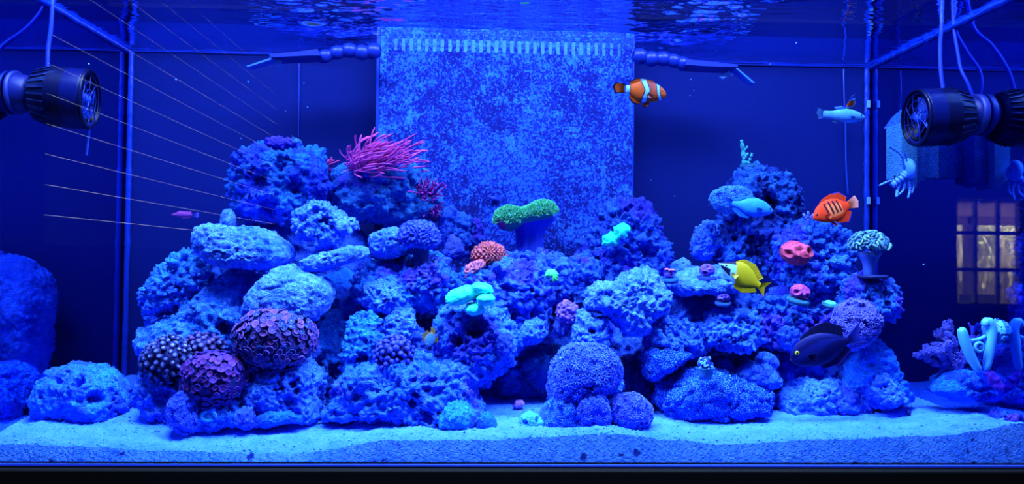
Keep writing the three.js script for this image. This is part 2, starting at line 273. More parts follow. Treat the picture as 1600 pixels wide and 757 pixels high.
// ---------------------------------------------------------------- live rock: every boulder its own mesh, shaped by its outline, thickness and coral-rock relief
const spheres = new Map();
function unitSphere(detail) {
  if (!spheres.has(detail)) { const g = new THREE.IcosahedronGeometry(1, detail); g.deleteAttribute('normal'); g.deleteAttribute('uv'); spheres.set(detail, mergeVertices(g, 1e-5)); }
  return spheres.get(detail);
}
const KIND = { // relief: l lumps, c chunks and cracks, k knobs, kf knob size, p pits, f fine; colours are linear, with some blue lamp cast put in
  pale:    { l: 0.008, c: 0.003, k: 0.0040, kf: 118, p: 0.0060, pf: 105, f: 0.0024, a: [0.016, 0.078, 0.74], b: [0.050, 0.19, 0.93], v: [0.016, 0.034, 0.52], vs: 0.10 },
  white:   { l: 0.005, c: 0.002, k: 0.0032, kf: 112, p: 0.0050, pf: 120, f: 0.0020, a: [0.022, 0.10, 0.82], b: [0.075, 0.22, 0.95], v: [0.008, 0.07, 0.6], vs: 0.05 },
  blue:    { l: 0.010, c: 0.0045, k: 0.0056, kf: 100, p: 0.0090, pf: 80, f: 0.0026, a: [0.014, 0.052, 0.64], b: [0.038, 0.14, 0.86], v: [0.030, 0.026, 0.54], vs: 0.14 },
  coralline: { l: 0.011, c: 0.0045, k: 0.0064, kf: 106, p: 0.0100, pf: 75, f: 0.0028, a: [0.010, 0.042, 0.46], b: [0.026, 0.125, 0.74], v: [0.050, 0.024, 0.56], vs: 0.27 },
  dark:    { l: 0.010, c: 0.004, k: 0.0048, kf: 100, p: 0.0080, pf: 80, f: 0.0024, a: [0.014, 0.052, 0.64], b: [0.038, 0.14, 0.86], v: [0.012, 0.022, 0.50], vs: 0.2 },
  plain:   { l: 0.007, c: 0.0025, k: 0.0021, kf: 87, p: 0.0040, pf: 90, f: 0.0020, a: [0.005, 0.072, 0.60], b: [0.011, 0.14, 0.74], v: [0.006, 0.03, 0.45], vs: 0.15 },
  flesh: { l: 0.001, c: 0, k: 0, kf: 70, p: 0, pf: 90, f: 0.0004, a: [0.1, 0.1, 0.5], b: [0.1, 0.1, 0.5], v: [0.1, 0.1, 0.5], vs: 0 },
  speckled: { l: 0.006, c: 0.004, k: 0.0030, kf: 70, p: 0.004, pf: 70, f: 0.001, a: [0.75, 0.75, 0.9], b: [1, 1, 1], v: [0.35, 0.45, 0.85], vs: 0.12 },
};
function outlineRadius(px, z) {                                // outline pixels -> centre and radius by angle, in the plane at depth z
  const pts = []; for (let i = 0; i < px.length; i += 2) pts.push(at(px[i], px[i + 1], z));
  let cx = 0, cy = 0, A = 0;
  pts.forEach((p, i) => { const q = pts[(i + 1) % pts.length], k = p.x * q.y - q.x * p.y; A += k; cx += (p.x + q.x) * k; cy += (p.y + q.y) * k; });
  cx /= 3 * A; cy /= 3 * A;
  const n = 180, rad = new Float32Array(n);
  for (let k = 0; k < n; k++) { // farthest crossing of each ray with the outline
    const a = k / n * 2 * PI, dx = Math.cos(a), dy = Math.sin(a); let best = 0;
    pts.forEach((p, i) => { const q = pts[(i + 1) % pts.length], ex = q.x - p.x, ey = q.y - p.y, den = dx * ey - dy * ex; if (Math.abs(den) < 1e-12) return; const t = ((p.x - cx) * ey - (p.y - cy) * ex) / den, u = ((p.x - cx) * dy - (p.y - cy) * dx) / den; if (t > best && u >= -0.001 && u <= 1.001) best = t; });
    rad[k] = best;
  }
  const soft = rad.map((_, k) => { let s = 0, w = 0; for (let d = -3; d <= 3; d++) { const f = 4 - Math.abs(d); s += f * rad[(k + d + n) % n]; w += f; } return s / w; });
  return { c: V(cx, cy, z), r: (a) => { const f = ((a / (2 * PI)) % 1 + 1) % 1 * n, i = Math.floor(f); return lerp(soft[i % n], soft[(i + 1) % n], f - i); } };
}
function boxMapped(pos, col, index) { // uv in metres, each triangle mapped along the axis it faces most; vertices are split only where that axis changes
  const g0 = new THREE.BufferGeometry(); g0.setAttribute('position', new THREE.BufferAttribute(pos, 3)); g0.setIndex(new THREE.BufferAttribute(index, 1)); g0.computeVertexNormals();
  const nor = g0.attributes.normal.array, seen = new Map(), P = [], N = [], C = [], T = [], idx = new Uint32Array(index.length);
  for (let t = 0; t < index.length; t += 3) {
    const [i, j, k] = [index[t] * 3, index[t + 1] * 3, index[t + 2] * 3], nx = Math.abs(nor[i] + nor[j] + nor[k]), ny = Math.abs(nor[i + 1] + nor[j + 1] + nor[k + 1]), nz = Math.abs(nor[i + 2] + nor[j + 2] + nor[k + 2]), ax = nz >= nx && nz >= ny ? 2 : ny >= nx ? 1 : 0;
    for (let e = 0; e < 3; e++) { const v = index[t + e], key = v * 3 + ax; let at = seen.get(key); if (at === undefined) { at = P.length / 3; seen.set(key, at); const o = v * 3; P.push(pos[o], pos[o + 1], pos[o + 2]); N.push(nor[o], nor[o + 1], nor[o + 2]); C.push(col[o], col[o + 1], col[o + 2]); if (ax === 2) T.push(pos[o], pos[o + 1]); else if (ax === 1) T.push(pos[o] + 0.37, pos[o + 2] + 0.21); else T.push(pos[o + 2] + 0.13, pos[o + 1] + 0.55); } idx[t + e] = at; }
  }
  const g = new THREE.BufferGeometry(); for (const [n, a, w] of [['position', P, 3], ['normal', N, 3], ['color', C, 3], ['uv', T, 2]]) g.setAttribute(n, new THREE.Float32BufferAttribute(a, w)); g.setIndex(new THREE.BufferAttribute(idx, 1)); return g;
}
const rocks = [];
function blob(px, z, T, kind, opt = {}) {                      // geometry of one boulder, centred on its own origin
  const K = { ...KIND[kind], ...opt }, base = unitSphere(Math.round((opt.detail ?? 38) * (kind === 'dark' ? 0.7 : 0.84))), n = base.attributes.position.count, src = base.attributes.position.array;
  const { c, r } = outlineRadius(px, z), boxy = K.boxy ?? 2.7, pos = new Float32Array(n * 3);
  for (let i = 0; i < n; i++) {
    const x = src[i * 3], y = src[i * 3 + 1], w = src[i * 3 + 2], rho = Math.hypot(x, y), a = Math.atan2(y, x), k = (rho ** boxy + Math.abs(w) ** boxy) ** (-1 / boxy), R = r(a) * rho * k * 1.01;
    pos[i * 3] = Math.cos(a) * R; pos[i * 3 + 1] = Math.sin(a) * R; pos[i * 3 + 2] = T * w * k + (K.slope ?? 0) * Math.sin(a) * R;
  }
  const g = new THREE.BufferGeometry(); g.setAttribute('position', new THREE.BufferAttribute(pos, 3)); g.setIndex(base.index); g.computeVertexNormals();
  const nor = g.attributes.normal.array, col = new Float32Array(n * 3), amp = Math.min(1, (r(0) + r(PI / 2) + r(PI) + r(-PI / 2)) / 4 / 0.035), hollows = (opt.hollows ?? []).map(([hx, hy, hr, hd]) => { const q = at(hx, hy, z + T * 0.8); return [q.x - c.x, q.y - c.y, hr * mpp(z), hd]; });
  for (let i = 0; i < n; i++) {
    const o = i * 3, x = pos[o], y = pos[o + 1], w = pos[o + 2], X = x + c.x + 3, Y = y + c.y + 5, Z = w + c.z + 7;
    const big = fbm(X * 24, Y * 24, Z * 24, 3); worley(X * 34 + big, Y * 34, Z * 34 + 60);
    const rim = CELL.d2 - CELL.d, chunk = (CELL.id - 0.5) * 1.1 * smooth(0.0, 0.22, rim) - 0.75 * smooth(0.2, 0.0, rim);
    let h = amp * (K.l * big * 1.7 + K.c * 1.25 * chunk);
    if (opt.relief) h += opt.relief(x, y, w, X, Y, Z);
    for (const [hx, hy, hr, hd] of hollows) if (w > 0) { const q = Math.hypot(x - hx, y - hy) / hr + 0.25 * noise(X * 90, Y * 90, Z * 90); h -= hd * smooth(1, 0.45, q); }
    pos[o] += nor[o] * h; pos[o + 1] += nor[o + 1] * h; pos[o + 2] += nor[o + 2] * h;
  }
  g.computeVertexNormals();
  const fin = new Float32Array(n * 3);
  for (let i = 0; i < n; i++) { // knobs, pores and grit on the lumpy form
    const o = i * 3, x = pos[o], y = pos[o + 1], w = pos[o + 2], X = x + c.x + 3, Y = y + c.y + 5, Z = w + c.z + 7;
    const wx = X + 0.0035 * noise(X * 110, Y * 110, Z * 110), wy = Y + 0.0035 * noise(X * 110, Y * 110, Z * 110 + 9);
    worley(wx * K.kf, wy * K.kf, Z * K.kf); const knob = smooth(0.75, 0.0, CELL.d), kd = CELL.id;
    worley(wx * K.kf * 2.2, wy * K.kf * 2.2, Z * K.kf * 2.2 + 40); const small = smooth(0.8, 0.05, CELL.d);
    const pd = worley(wx * K.pf, wy * K.pf, Z * K.pf + 90), pit = CELL.id > 0.5 ? smooth(0.40, 0.16, pd) : 0;
    const h = Math.max(0.35, amp) * (K.k * (1.05 * knob + 0.5 * small - 0.5) - K.p * 0.75 * pit) + K.f * 0.4 * fbm(X * 300, Y * 300, Z * 300, 2);
    fin[o] = x + nor[o] * h; fin[o + 1] = y + nor[o + 1] * h; fin[o + 2] = w + nor[o + 2] * h;
    // colour: crusts and bare patches by their own noise, in grainy patches
    const patch = 0.5 + 0.9 * fbm(X * 45 + 20, Y * 45, Z * 45, 3) + 0.55 * noise(X * 360, Y * 360, Z * 360);
    let q = mix3(K.a, K.b, clamp(patch + (kd - 0.5) * 0.4));
    const crust = fbm(X * 30 + 70, Y * 30 + 11, Z * 30, 3) + 0.18 * noise(X * 420, Y * 420, Z * 420);
    q = mix3(q, K.v, 0.85 * smooth(0.34 - K.vs, 0.44 - K.vs, crust));
    if (opt.tint) q = opt.tint(x, y, w, X, Y, Z);
    col.set(q, o);
  }
  return { g: boxMapped(fin, col, base.index.array), c };
}
function rock(label, kind, z, T, px, opt = {}) {
  const { g, c } = blob(px, z, T, kind, opt), m = whole(opt.name ?? 'live_rock', g, kind === 'speckled' ? M.starMat : M.rock, label, opt.category ?? 'rock', opt.group); m.position.copy(c); m.updateMatrixWorld(); rocks.push(m); return m;
}
// -- left pile
rock('large pitted boulder crowning the left pile, purple crust on its right half', 'coralline', -0.25, 0.065, [357, 310, 358, 272, 374, 250, 388, 232, 418, 226, 465, 230, 498, 240, 513, 268, 518, 300, 498, 325, 455, 350, 402, 352, 370, 338], { hollows: [[405, 285, 20, 0.014], [462, 292, 16, 0.014], [420, 330, 18, 0.012], [440, 256, 12, 0.01]], a: [0.01, 0.08, 0.6], b: [0.0175, 0.16, 0.8], v: [0.0175, 0.035, 0.68], detail: 46 });
rock('flat purple capstone lying across the top of the left boulder', 'coralline', -0.245, 0.035, [416, 232, 418, 218, 440, 213, 468, 220, 468, 234, 448, 242, 425, 240], { detail: 26, vs: 0.6 });
rock('broad wrinkled boulder carrying the pink anemones', 'blue', -0.30, 0.06, [505, 290, 520, 266, 560, 256, 620, 255, 664, 262, 684, 285, 692, 330, 680, 352, 620, 355, 560, 347, 515, 322], { a: [0.015, 0.088, 0.55], b: [0.03, 0.2, 0.75], hollows: [[625, 318, 24, 0.012]], detail: 44 });
rock('pale many-knobbed rock wedged under the left boulder', 'white', -0.165, 0.032, [460, 335, 468, 328, 485, 324, 492, 314, 508, 313, 522, 322, 530, 328, 556, 343, 568, 356, 560, 366, 540, 365, 530, 388, 500, 392, 488, 376, 466, 372, 457, 358], { k: 0.0072, kf: 77, hollows: [[507, 345, 8, 0.01]], detail: 40 });
rock('upright pale knob standing at the left shoulder of the pile', 'white', -0.185, 0.016, [343, 362, 346, 340, 350, 327, 360, 325, 366, 338, 366, 352, 362, 366], { detail: 24 });
rock('pale wedge-shaped slab tapering to the right on the left pile', 'white', -0.165, 0.045, [303, 385, 302, 370, 308, 354, 330, 350, 352, 352, 400, 353, 428, 364, 458, 390, 455, 406, 430, 416, 400, 421, 350, 418, 315, 398], { boxy: 3.2, k: 0.0024, slope: 0.0, detail: 44, hollows: [[421, 376, 7, 0.008]] });
rock('flat tilted slab bridging the gap right of the wedge slab', 'white', -0.15, 0.028, [468, 407, 482, 401, 500, 397, 545, 386, 574, 383, 580, 400, 558, 409, 520, 420, 487, 427, 472, 422], { boxy: 3.4, k: 0.0024, detail: 34 });
rock('bright rounded boulder with a flat face above the large zoanthid colony', 'white', -0.14, 0.045, [384, 488, 392, 462, 410, 440, 430, 424, 455, 415, 482, 425, 508, 438, 520, 455, 514, 480, 495, 500, 450, 503, 400, 500], { k: 0.0018, l: 0.005, p: 0.003, detail: 42 });
rock('dim smooth stone tucked right of the bright rounded boulder', 'plain', -0.19, 0.03, [495, 432, 510, 436, 522, 452, 520, 472, 505, 495, 490, 500], { detail: 22 });
rock('knobbly rock jutting from the left flank of the pile', 'pale', -0.205, 0.045, [222, 492, 222, 478, 230, 440, 246, 424, 268, 408, 285, 390, 306, 388, 322, 408, 336, 440, 316, 470, 300, 490, 260, 498], { k: 0.0084, kf: 82, p: 0.007, detail: 42, b: [0.025, 0.232, 0.88] });
rock('blunt finger of rock pointing left from the left flank', 'pale', -0.185, 0.024, [221, 484, 226, 476, 248, 462, 275, 456, 288, 470, 270, 484, 240, 494, 226, 492], { detail: 28 });
rock('wide rough rock with a deep round hole in the left pile', 'pale', -0.20, 0.055, [208, 538, 214, 516, 240, 500, 280, 480, 320, 445, 370, 425, 405, 440, 412, 490, 395, 530, 372, 575, 300, 590, 235, 585, 222, 560], { detail: 48, hollows: [[352, 513, 11, 0.022], [296, 500, 18, 0.008]], a: [0.0075, 0.092, 0.68] });
rock('dark craggy rock at the left foot of the pile', 'blue', -0.135, 0.04, [214, 600, 224, 570, 245, 548, 275, 545, 300, 562, 310, 605, 322, 640, 318, 668, 285, 676, 248, 668, 232, 640], { detail: 40, hollows: [[280, 598, 12, 0.02], [252, 622, 16, 0.01]], a: [0.006, 0.056, 0.5] });
rock('violet crusted front rock under the rounded zoanthid colony', 'coralline', -0.105, 0.035, [268, 645, 288, 616, 325, 612, 365, 622, 388, 640, 398, 656, 380, 668, 340, 672, 295, 677, 272, 668], { detail: 38, a: [0.0075, 0.064, 0.7], b: [0.015, 0.144, 0.86], v: [0.015, 0.06, 0.72] });
rock('small round pebble-topped rock at the front of the left pile', 'pale', -0.085, 0.02, [366, 660, 368, 645, 380, 636, 396, 638, 401, 650, 400, 668, 384, 672], { detail: 22 });
rock('large pale rock with pin holes under the big zoanthid colony', 'pale', -0.125, 0.045, [378, 598, 405, 575, 440, 568, 480, 556, 500, 572, 507, 590, 500, 612, 505, 640, 494, 660, 440, 664, 400, 655, 384, 630], { detail: 46, hollows: [[458, 600, 7, 0.012], [467, 611, 6, 0.012], [442, 606, 6, 0.01], [450, 628, 9, 0.008]] });
rock('low flat rock along the sand in front of the pin-holed rock', 'plain', -0.09, 0.022, [396, 668, 402, 650, 425, 640, 455, 638, 474, 648, 472, 662, 440, 666, 415, 668], { detail: 26 });
rock('rock core hidden behind the large zoanthid colony', 'dark', -0.165, 0.04, [372, 540, 384, 505, 420, 488, 470, 490, 492, 520, 494, 560, 470, 590, 410, 600, 380, 585], { detail: 26 });
rock('tall shadowed rock filling the gap right of the zoanthids', 'plain', -0.225, 0.04, [492, 520, 505, 490, 528, 478, 548, 498, 552, 540, 545, 580, 550, 640, 530, 655, 505, 655, 500, 600], { detail: 36, hollows: [[525, 580, 14, 0.02], [516, 618, 10, 0.014]] });
rock('dim rock behind the flat tilted slab', 'plain', -0.255, 0.05, [500, 432, 540, 425, 590, 440, 605, 475, 590, 510, 550, 520, 515, 490], { detail: 30 });
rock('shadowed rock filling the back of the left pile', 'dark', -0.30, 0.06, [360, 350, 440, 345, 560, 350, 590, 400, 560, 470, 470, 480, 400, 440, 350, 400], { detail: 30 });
rock('tall rear rock of the left pile, mirrored in the left end pane', 'pale', -0.355, 0.045, [318, 440, 325, 400, 350, 382, 400, 380, 425, 420, 430, 470, 395, 500, 340, 500], { detail: 34 });
rock('lower rear rock of the left pile, mirrored in the left end pane', 'pale', -0.36, 0.045, [300, 560, 315, 505, 350, 490, 420, 490, 450, 540, 450, 600, 380, 610, 310, 605], { detail: 34 });
rock('hidden flank rock of the left pile, seen only mirrored in the left end pane', 'white', -0.335, 0.055, [232, 470, 245, 430, 275, 405, 310, 400, 330, 440, 330, 560, 300, 600, 250, 595, 236, 540], { detail: 34 });
// -- centre left
rock('pale capped stone left of the ruffled mushroom coral', 'white', -0.19, 0.032, [573, 378, 580, 364, 596, 357, 622, 358, 640, 365, 648, 385, 630, 402, 600, 408, 578, 402], { detail: 30, slope: 0.3 });
rock('tangled knobby rock under the ruffled mushroom coral', 'blue', -0.215, 0.05, [543, 445, 552, 425, 575, 410, 600, 402, 640, 408, 688, 396, 708, 425, 706, 462, 690, 488, 640, 500, 600, 492, 560, 472], { k: 0.0096, kf: 75, p: 0.012, detail: 48, b: [0.02, 0.192, 0.86] });
rock('blocky lump below the tangled rock', 'pale', -0.175, 0.03, [560, 470, 570, 445, 600, 438, 632, 446, 636, 470, 618, 488, 585, 492], { detail: 32, k: 0.0064, kf: 87 });
rock('violet knobs around the coral stalk', 'coralline', -0.18, 0.028, [628, 430, 640, 412, 668, 404, 694, 410, 704, 432, 690, 452, 660, 460, 636, 452], { detail: 34, k: 0.0080, kf: 93 });
rock('leaning slab under the tangled rock', 'pale', -0.165, 0.026, [596, 520, 602, 496, 622, 482, 645, 484, 652, 510, 640, 530, 615, 540], { detail: 28 });
rock('jagged pinnacle at the left of the centre mound', 'coralline', -0.155, 0.04, [536, 560, 540, 530, 552, 506, 566, 490, 582, 488, 592, 504, 602, 540, 606, 575, 590, 598, 555, 600, 538, 585], { detail: 44, a: [0.007, 0.072, 0.66], b: [0.0175, 0.176, 0.86], v: [0.015, 0.035, 0.56], hollows: [[566, 558, 10, 0.02]] });
rock('long low mound running along the sand left of centre', 'blue', -0.12, 0.055, [508, 650, 514, 628, 532, 600, 545, 575, 580, 572, 630, 560, 680, 558, 712, 585, 735, 606, 756, 640, 764, 660, 742, 676, 700, 681, 640, 676, 590, 662, 545, 658], { detail: 56, hollows: [[644, 629, 8, 0.02], [668, 650, 11, 0.02], [600, 635, 16, 0.008], [600, 590, 18, 0.014], [560, 620, 12, 0.01]], a: [0.0065, 0.08, 0.64] });
rock('violet ledge on the right shoulder of the low mound', 'coralline', -0.13, 0.034, [634, 570, 650, 556, 676, 552, 700, 568, 718, 592, 740, 615, 720, 628, 690, 612, 655, 606, 636, 592], { detail: 38, a: [0.008, 0.08, 0.7], v: [0.015, 0.04, 0.62] });
rock('pale greenish stone at the right foot of the low mound', 'pale', -0.085, 0.028, [680, 655, 690, 634, 712, 622, 732, 628, 742, 650, 738, 672, 712, 681, 690, 676], { detail: 32, a: [0.009, 0.136, 0.6], b: [0.02, 0.24, 0.72] });
rock('small cone-shaped stone standing on the sand at centre', 'plain', -0.075, 0.015, [744, 668, 748, 655, 762, 643, 770, 652, 776, 668, 768, 680, 750, 681], { detail: 22 });
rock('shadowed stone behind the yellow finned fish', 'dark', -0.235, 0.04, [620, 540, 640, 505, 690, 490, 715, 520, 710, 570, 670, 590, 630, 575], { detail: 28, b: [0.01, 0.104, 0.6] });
rock('bluish column of rock above the yellow finned fish', 'blue', -0.19, 0.02, [636, 532, 640, 514, 654, 506, 668, 516, 668, 545, 652, 556], { detail: 22 });
rock('cave rock with a black hollow under the turquoise coral', 'blue', -0.155, 0.055, [678, 545, 682, 515, 692, 492, 704, 478, 740, 480, 782, 486, 800, 508, 806, 540, 798, 566, 775, 588, 740, 602, 712, 592, 690, 575], { detail: 52, hollows: [[742, 512, 17, 0.04], [714, 534, 9, 0.02]], a: [0.0065, 0.076, 0.62] });
rock('pale lower lip of the cave rock', 'pale', -0.125, 0.028, [686, 566, 700, 556, 722, 558, 745, 580, 752, 594, 735, 603, 712, 594, 694, 582], { detail: 30 });
rock('rounded knob on the right side of the cave rock', 'pale', -0.125, 0.03, [768, 540, 775, 516, 790, 512, 803, 524, 806, 548, 796, 564, 780, 562], { detail: 30 });
rock('dark finger of stone left of the orange coral', 'dark', -0.275, 0.02, [682, 380, 686, 350, 692, 328, 706, 320, 716, 336, 712, 370, 704, 392], { detail: 26 });
rock('stubby tube-topped stone left of the orange coral', 'coralline', -0.265, 0.022, [708, 385, 712, 350, 722, 338, 734, 342, 738, 370, 732, 400, 716, 405], { detail: 26 });
rock('ragged knob nearest the overflow, left of the orange coral', 'coralline', -0.275, 0.022, [730, 385, 732, 356, 742, 342, 752, 352, 760, 372, 752, 402, 738, 405], { detail: 26 });
rock('brownish pointed stone among the dark fingers', 'plain', -0.245, 0.018, [694, 400, 696, 382, 706, 368, 718, 376, 728, 394, 716, 404, 702, 406], { detail: 22, a: [0.03, 0.048, 0.4], b: [0.045, 0.072, 0.45] });
rock('large craggy boulder right of the turquoise coral', 'blue', -0.225, 0.065, [735, 455, 742, 430, 770, 410, 800, 400, 842, 396, 880, 402, 902, 425, 896, 455, 866, 478, 864, 505, 848, 530, 815, 540, 790, 530, 770, 500, 750, 485], { detail: 56, k: 0.0080, kf: 87, p: 0.014, hollows: [[778, 432, 12, 0.02], [792, 452, 14, 0.018], [856, 412, 10, 0.02], [800, 490, 16, 0.012]] });
rock('rounded lobe hanging under the large craggy boulder', 'pale', -0.18, 0.03, [805, 525, 815, 500, 838, 488, 856, 500, 856, 522, 838, 538, 815, 542], { detail: 30 });
rock('bluish ledge behind the turquoise coral', 'coralline', -0.20, 0.03, [700, 455, 705, 430, 730, 418, 765, 420, 780, 440, 765, 462, 730, 470], { detail: 32, a: [0.0075, 0.08, 0.66] });
rock('purple rubble between the craggy boulder and the pale block', 'coralline', -0.25, 0.04, [868, 470, 872, 430, 895, 405, 925, 400, 938, 430, 922, 470, 896, 490], { detail: 34 });
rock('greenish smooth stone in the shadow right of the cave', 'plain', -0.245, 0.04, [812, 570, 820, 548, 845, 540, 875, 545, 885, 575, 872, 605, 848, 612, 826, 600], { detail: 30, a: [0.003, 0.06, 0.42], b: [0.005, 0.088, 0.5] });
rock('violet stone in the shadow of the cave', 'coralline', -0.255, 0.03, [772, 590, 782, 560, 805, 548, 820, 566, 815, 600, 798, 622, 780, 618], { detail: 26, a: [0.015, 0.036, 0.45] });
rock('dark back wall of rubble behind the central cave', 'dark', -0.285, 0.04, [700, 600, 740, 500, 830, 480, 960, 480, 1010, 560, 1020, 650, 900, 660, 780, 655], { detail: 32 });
// -- centre right
rock('purple crusted pinnacle in front of the overflow box', 'coralline', -0.285, 0.055, [905, 440, 908, 408, 916, 375, 934, 338, 960, 318, 990, 312, 1016, 324, 1026, 350, 1034, 372, 1050, 402, 1042, 436, 1000, 452, 945, 450], { detail: 52, k: 0.0088, kf: 87, p: 0.012, a: [0.015, 0.044, 0.58], v: [0.035, 0.03, 0.6], hollows: [[1012, 395, 20, 0.012], [960, 405, 14, 0.012]] });
rock('bright blocky boulder at the middle of the right pile', 'white', -0.155, 0.05, [912, 478, 915, 455, 932, 442, 955, 444, 975, 428, 990, 420, 1018, 421, 1034, 440, 1046, 462, 1036, 490, 1012, 500, 1008, 522, 980, 525, 962, 512, 948, 490, 928, 490], { detail: 50, k: 0.0056, kf: 85, hollows: [[948, 460, 8, 0.012]] });
rock('pale holed rock just above the big feathery coral', 'white', -0.15, 0.032, [892, 515, 898, 488, 912, 480, 928, 494, 948, 492, 956, 520, 954, 548, 935, 560, 905, 556, 896, 540], { detail: 38, hollows: [[905, 508, 8, 0.016], [926, 518, 7, 0.016], [912, 538, 9, 0.014]] });
rock('brownish frilled stone left of the holed rock', 'coralline', -0.19, 0.026, [862, 520, 866, 490, 882, 470, 898, 478, 904, 500, 890, 520, 876, 530], { detail: 28, a: [0.025, 0.056, 0.45], v: [0.04, 0.05, 0.42] });
rock('tall pedestal rock beneath the big feathery coral', 'pale', -0.13, 0.04, [850, 655, 858, 632, 872, 600, 880, 565, 905, 550, 945, 555, 962, 590, 978, 602, 966, 615, 952, 615, 962, 650, 950, 666, 890, 668], { detail: 42, a: [0.007, 0.096, 0.74] });
rock('pale stone under the ball of feathery coral', 'pale', -0.105, 0.02, [928, 660, 940, 640, 958, 636, 968, 648, 970, 664, 950, 668], { detail: 22 });
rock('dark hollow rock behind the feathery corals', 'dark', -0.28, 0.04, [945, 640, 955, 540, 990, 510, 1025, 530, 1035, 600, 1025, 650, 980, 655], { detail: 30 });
rock('flat shelf rock holding the small coral plugs', 'white', -0.21, 0.075, [1038, 452, 1042, 438, 1056, 424, 1080, 416, 1130, 416, 1162, 428, 1160, 446, 1140, 452, 1100, 460, 1060, 460], { detail: 44, boxy: 3.4, k: 0.0024, slope: -0.6 });
rock('knotty pale rock standing behind the shelf', 'white', -0.265, 0.026, [1078, 395, 1080, 370, 1090, 354, 1106, 347, 1120, 356, 1122, 385, 1112, 405, 1090, 410], { detail: 34, k: 0.0064, kf: 100, p: 0.008 });
rock('small knob at the left end of the shelf', 'white', -0.23, 0.02, [1046, 425, 1052, 410, 1066, 402, 1078, 408, 1080, 425, 1064, 434], { detail: 24 });
rock('dark underside rock beneath the shelf', 'dark', -0.27, 0.045, [1035, 470, 1060, 450, 1140, 450, 1180, 470, 1170, 520, 1100, 530, 1050, 520], { detail: 28 });
rock('knotted rock to the left below the shelf', 'pale', -0.185, 0.042, [1008, 535, 1012, 510, 1030, 490, 1062, 488, 1090, 500, 1096, 528, 1084, 556, 1045, 562, 1015, 552], { detail: 42, k: 0.0064, kf: 97, hollows: [[1092, 500, 9, 0.02]] });
rock('bulging cauliflower shaped rock below the shelf', 'pale', -0.165, 0.042, [1098, 520, 1106, 496, 1126, 486, 1150, 478, 1176, 486, 1186, 508, 1182, 538, 1160, 548, 1130, 546, 1108, 538], { detail: 46, k: 0.0080, kf: 90, p: 0.009 });
rock('angular slab covered in tiny speckles left of the white cup plug', 'speckled', -0.15, 0.036, [1006, 575, 1006, 550, 1020, 544, 1050, 546, 1078, 548, 1082, 556, 1066, 570, 1046, 584, 1022, 596, 1010, 592], { detail: 44 });
rock('wide boulder coated in tiny star polyps beside the sand', 'speckled', -0.155, 0.06, [1022, 632, 1026, 606, 1042, 592, 1064, 578, 1104, 576, 1150, 590, 1186, 602, 1204, 618, 1204, 642, 1180, 652, 1110, 656, 1045, 656], { detail: 64, hollows: [[1042, 602, 6, 0.012]] });
rock('smooth double humped rock right of the white cup plug', 'pale', -0.175, 0.032, [1140, 592, 1152, 574, 1180, 568, 1192, 555, 1206, 560, 1208, 578, 1220, 590, 1216, 604, 1190, 606, 1160, 600], { detail: 34, k: 0.0024 });
rock('dim dome shaped stone behind the white cup plug', 'plain', -0.20, 0.026, [1112, 585, 1116, 562, 1130, 555, 1144, 564, 1146, 585, 1130, 594], { detail: 24 });
rock('dim triangular stone behind the double humped rock', 'plain', -0.215, 0.028, [1146, 580, 1150, 558, 1160, 548, 1174, 564, 1168, 582], { detail: 22 });
// -- right pile
rock('dark tower of craggy rock topped by the branching frag', 'coralline', -0.27, 0.06, [1116, 395, 1120, 365, 1132, 335, 1140, 312, 1142, 285, 1160, 268, 1195, 262, 1222, 272, 1240, 298, 1250, 325, 1238, 352, 1244, 392, 1204, 420, 1150, 424, 1120, 415], { detail: 58, k: 0.0080, kf: 95, p: 0.013, a: [0.007, 0.044, 0.42], b: [0.025, 0.152, 0.78], v: [0.009, 0.02, 0.26], hollows: [[1205, 312, 18, 0.02], [1180, 390, 26, 0.016], [1150, 330, 8, 0.01]] });
rock('purple knobbed rock under the flame coloured fish', 'coralline', -0.205, 0.05, [1212, 440, 1208, 402, 1220, 372, 1244, 354, 1268, 344, 1298, 354, 1322, 372, 1334, 398, 1330, 430, 1300, 455, 1250, 466], { detail: 52, k: 0.0096, kf: 82, p: 0.012, v: [0.025, 0.03, 0.66], a: [0.01, 0.056, 0.62] });
rock('dark recess rock under the purple knobs', 'dark', -0.215, 0.035, [1200, 460, 1240, 430, 1300, 420, 1325, 440, 1325, 500, 1300, 530, 1230, 520, 1196, 495], { detail: 32 });
rock('squared outcrop at the far right of the right pile', 'coralline', -0.15, 0.042, [1318, 470, 1322, 440, 1345, 426, 1372, 430, 1386, 442, 1390, 470, 1388, 490, 1366, 502, 1330, 508, 1316, 495], { detail: 42, a: [0.01, 0.064, 0.58] });
rock('rubble of violet flakes above the dark tang', 'coralline', -0.20, 0.04, [1172, 505, 1178, 478, 1200, 462, 1250, 466, 1300, 474, 1324, 494, 1318, 528, 1270, 545, 1210, 548, 1184, 535], { detail: 52, k: 0.0104, kf: 90, p: 0.014, a: [0.01, 0.068, 0.62] });
rock('small bright flake of rock left of the dark tang', 'pale', -0.165, 0.018, [1210, 522, 1222, 510, 1244, 514, 1250, 530, 1238, 548, 1222, 546], { detail: 24, k: 0.0064 });
rock('shadowed rock behind the dark tang', 'dark', -0.215, 0.035, [1195, 600, 1210, 550, 1260, 540, 1325, 540, 1338, 580, 1320, 610, 1250, 618], { detail: 28 });
rock('long sloping rock running down the right end of the pile', 'plain', -0.165, 0.05, [1322, 600, 1326, 560, 1342, 530, 1362, 532, 1382, 556, 1396, 578, 1408, 600, 1424, 622, 1410, 634, 1370, 642, 1336, 632], { detail: 44, k: 0.0032 });
rock('pale ledge resting on the sloping right rock', 'pale', -0.14, 0.035, [1348, 608, 1356, 582, 1372, 572, 1390, 590, 1406, 608, 1414, 628, 1390, 640, 1360, 636], { detail: 32, k: 0.0028 });
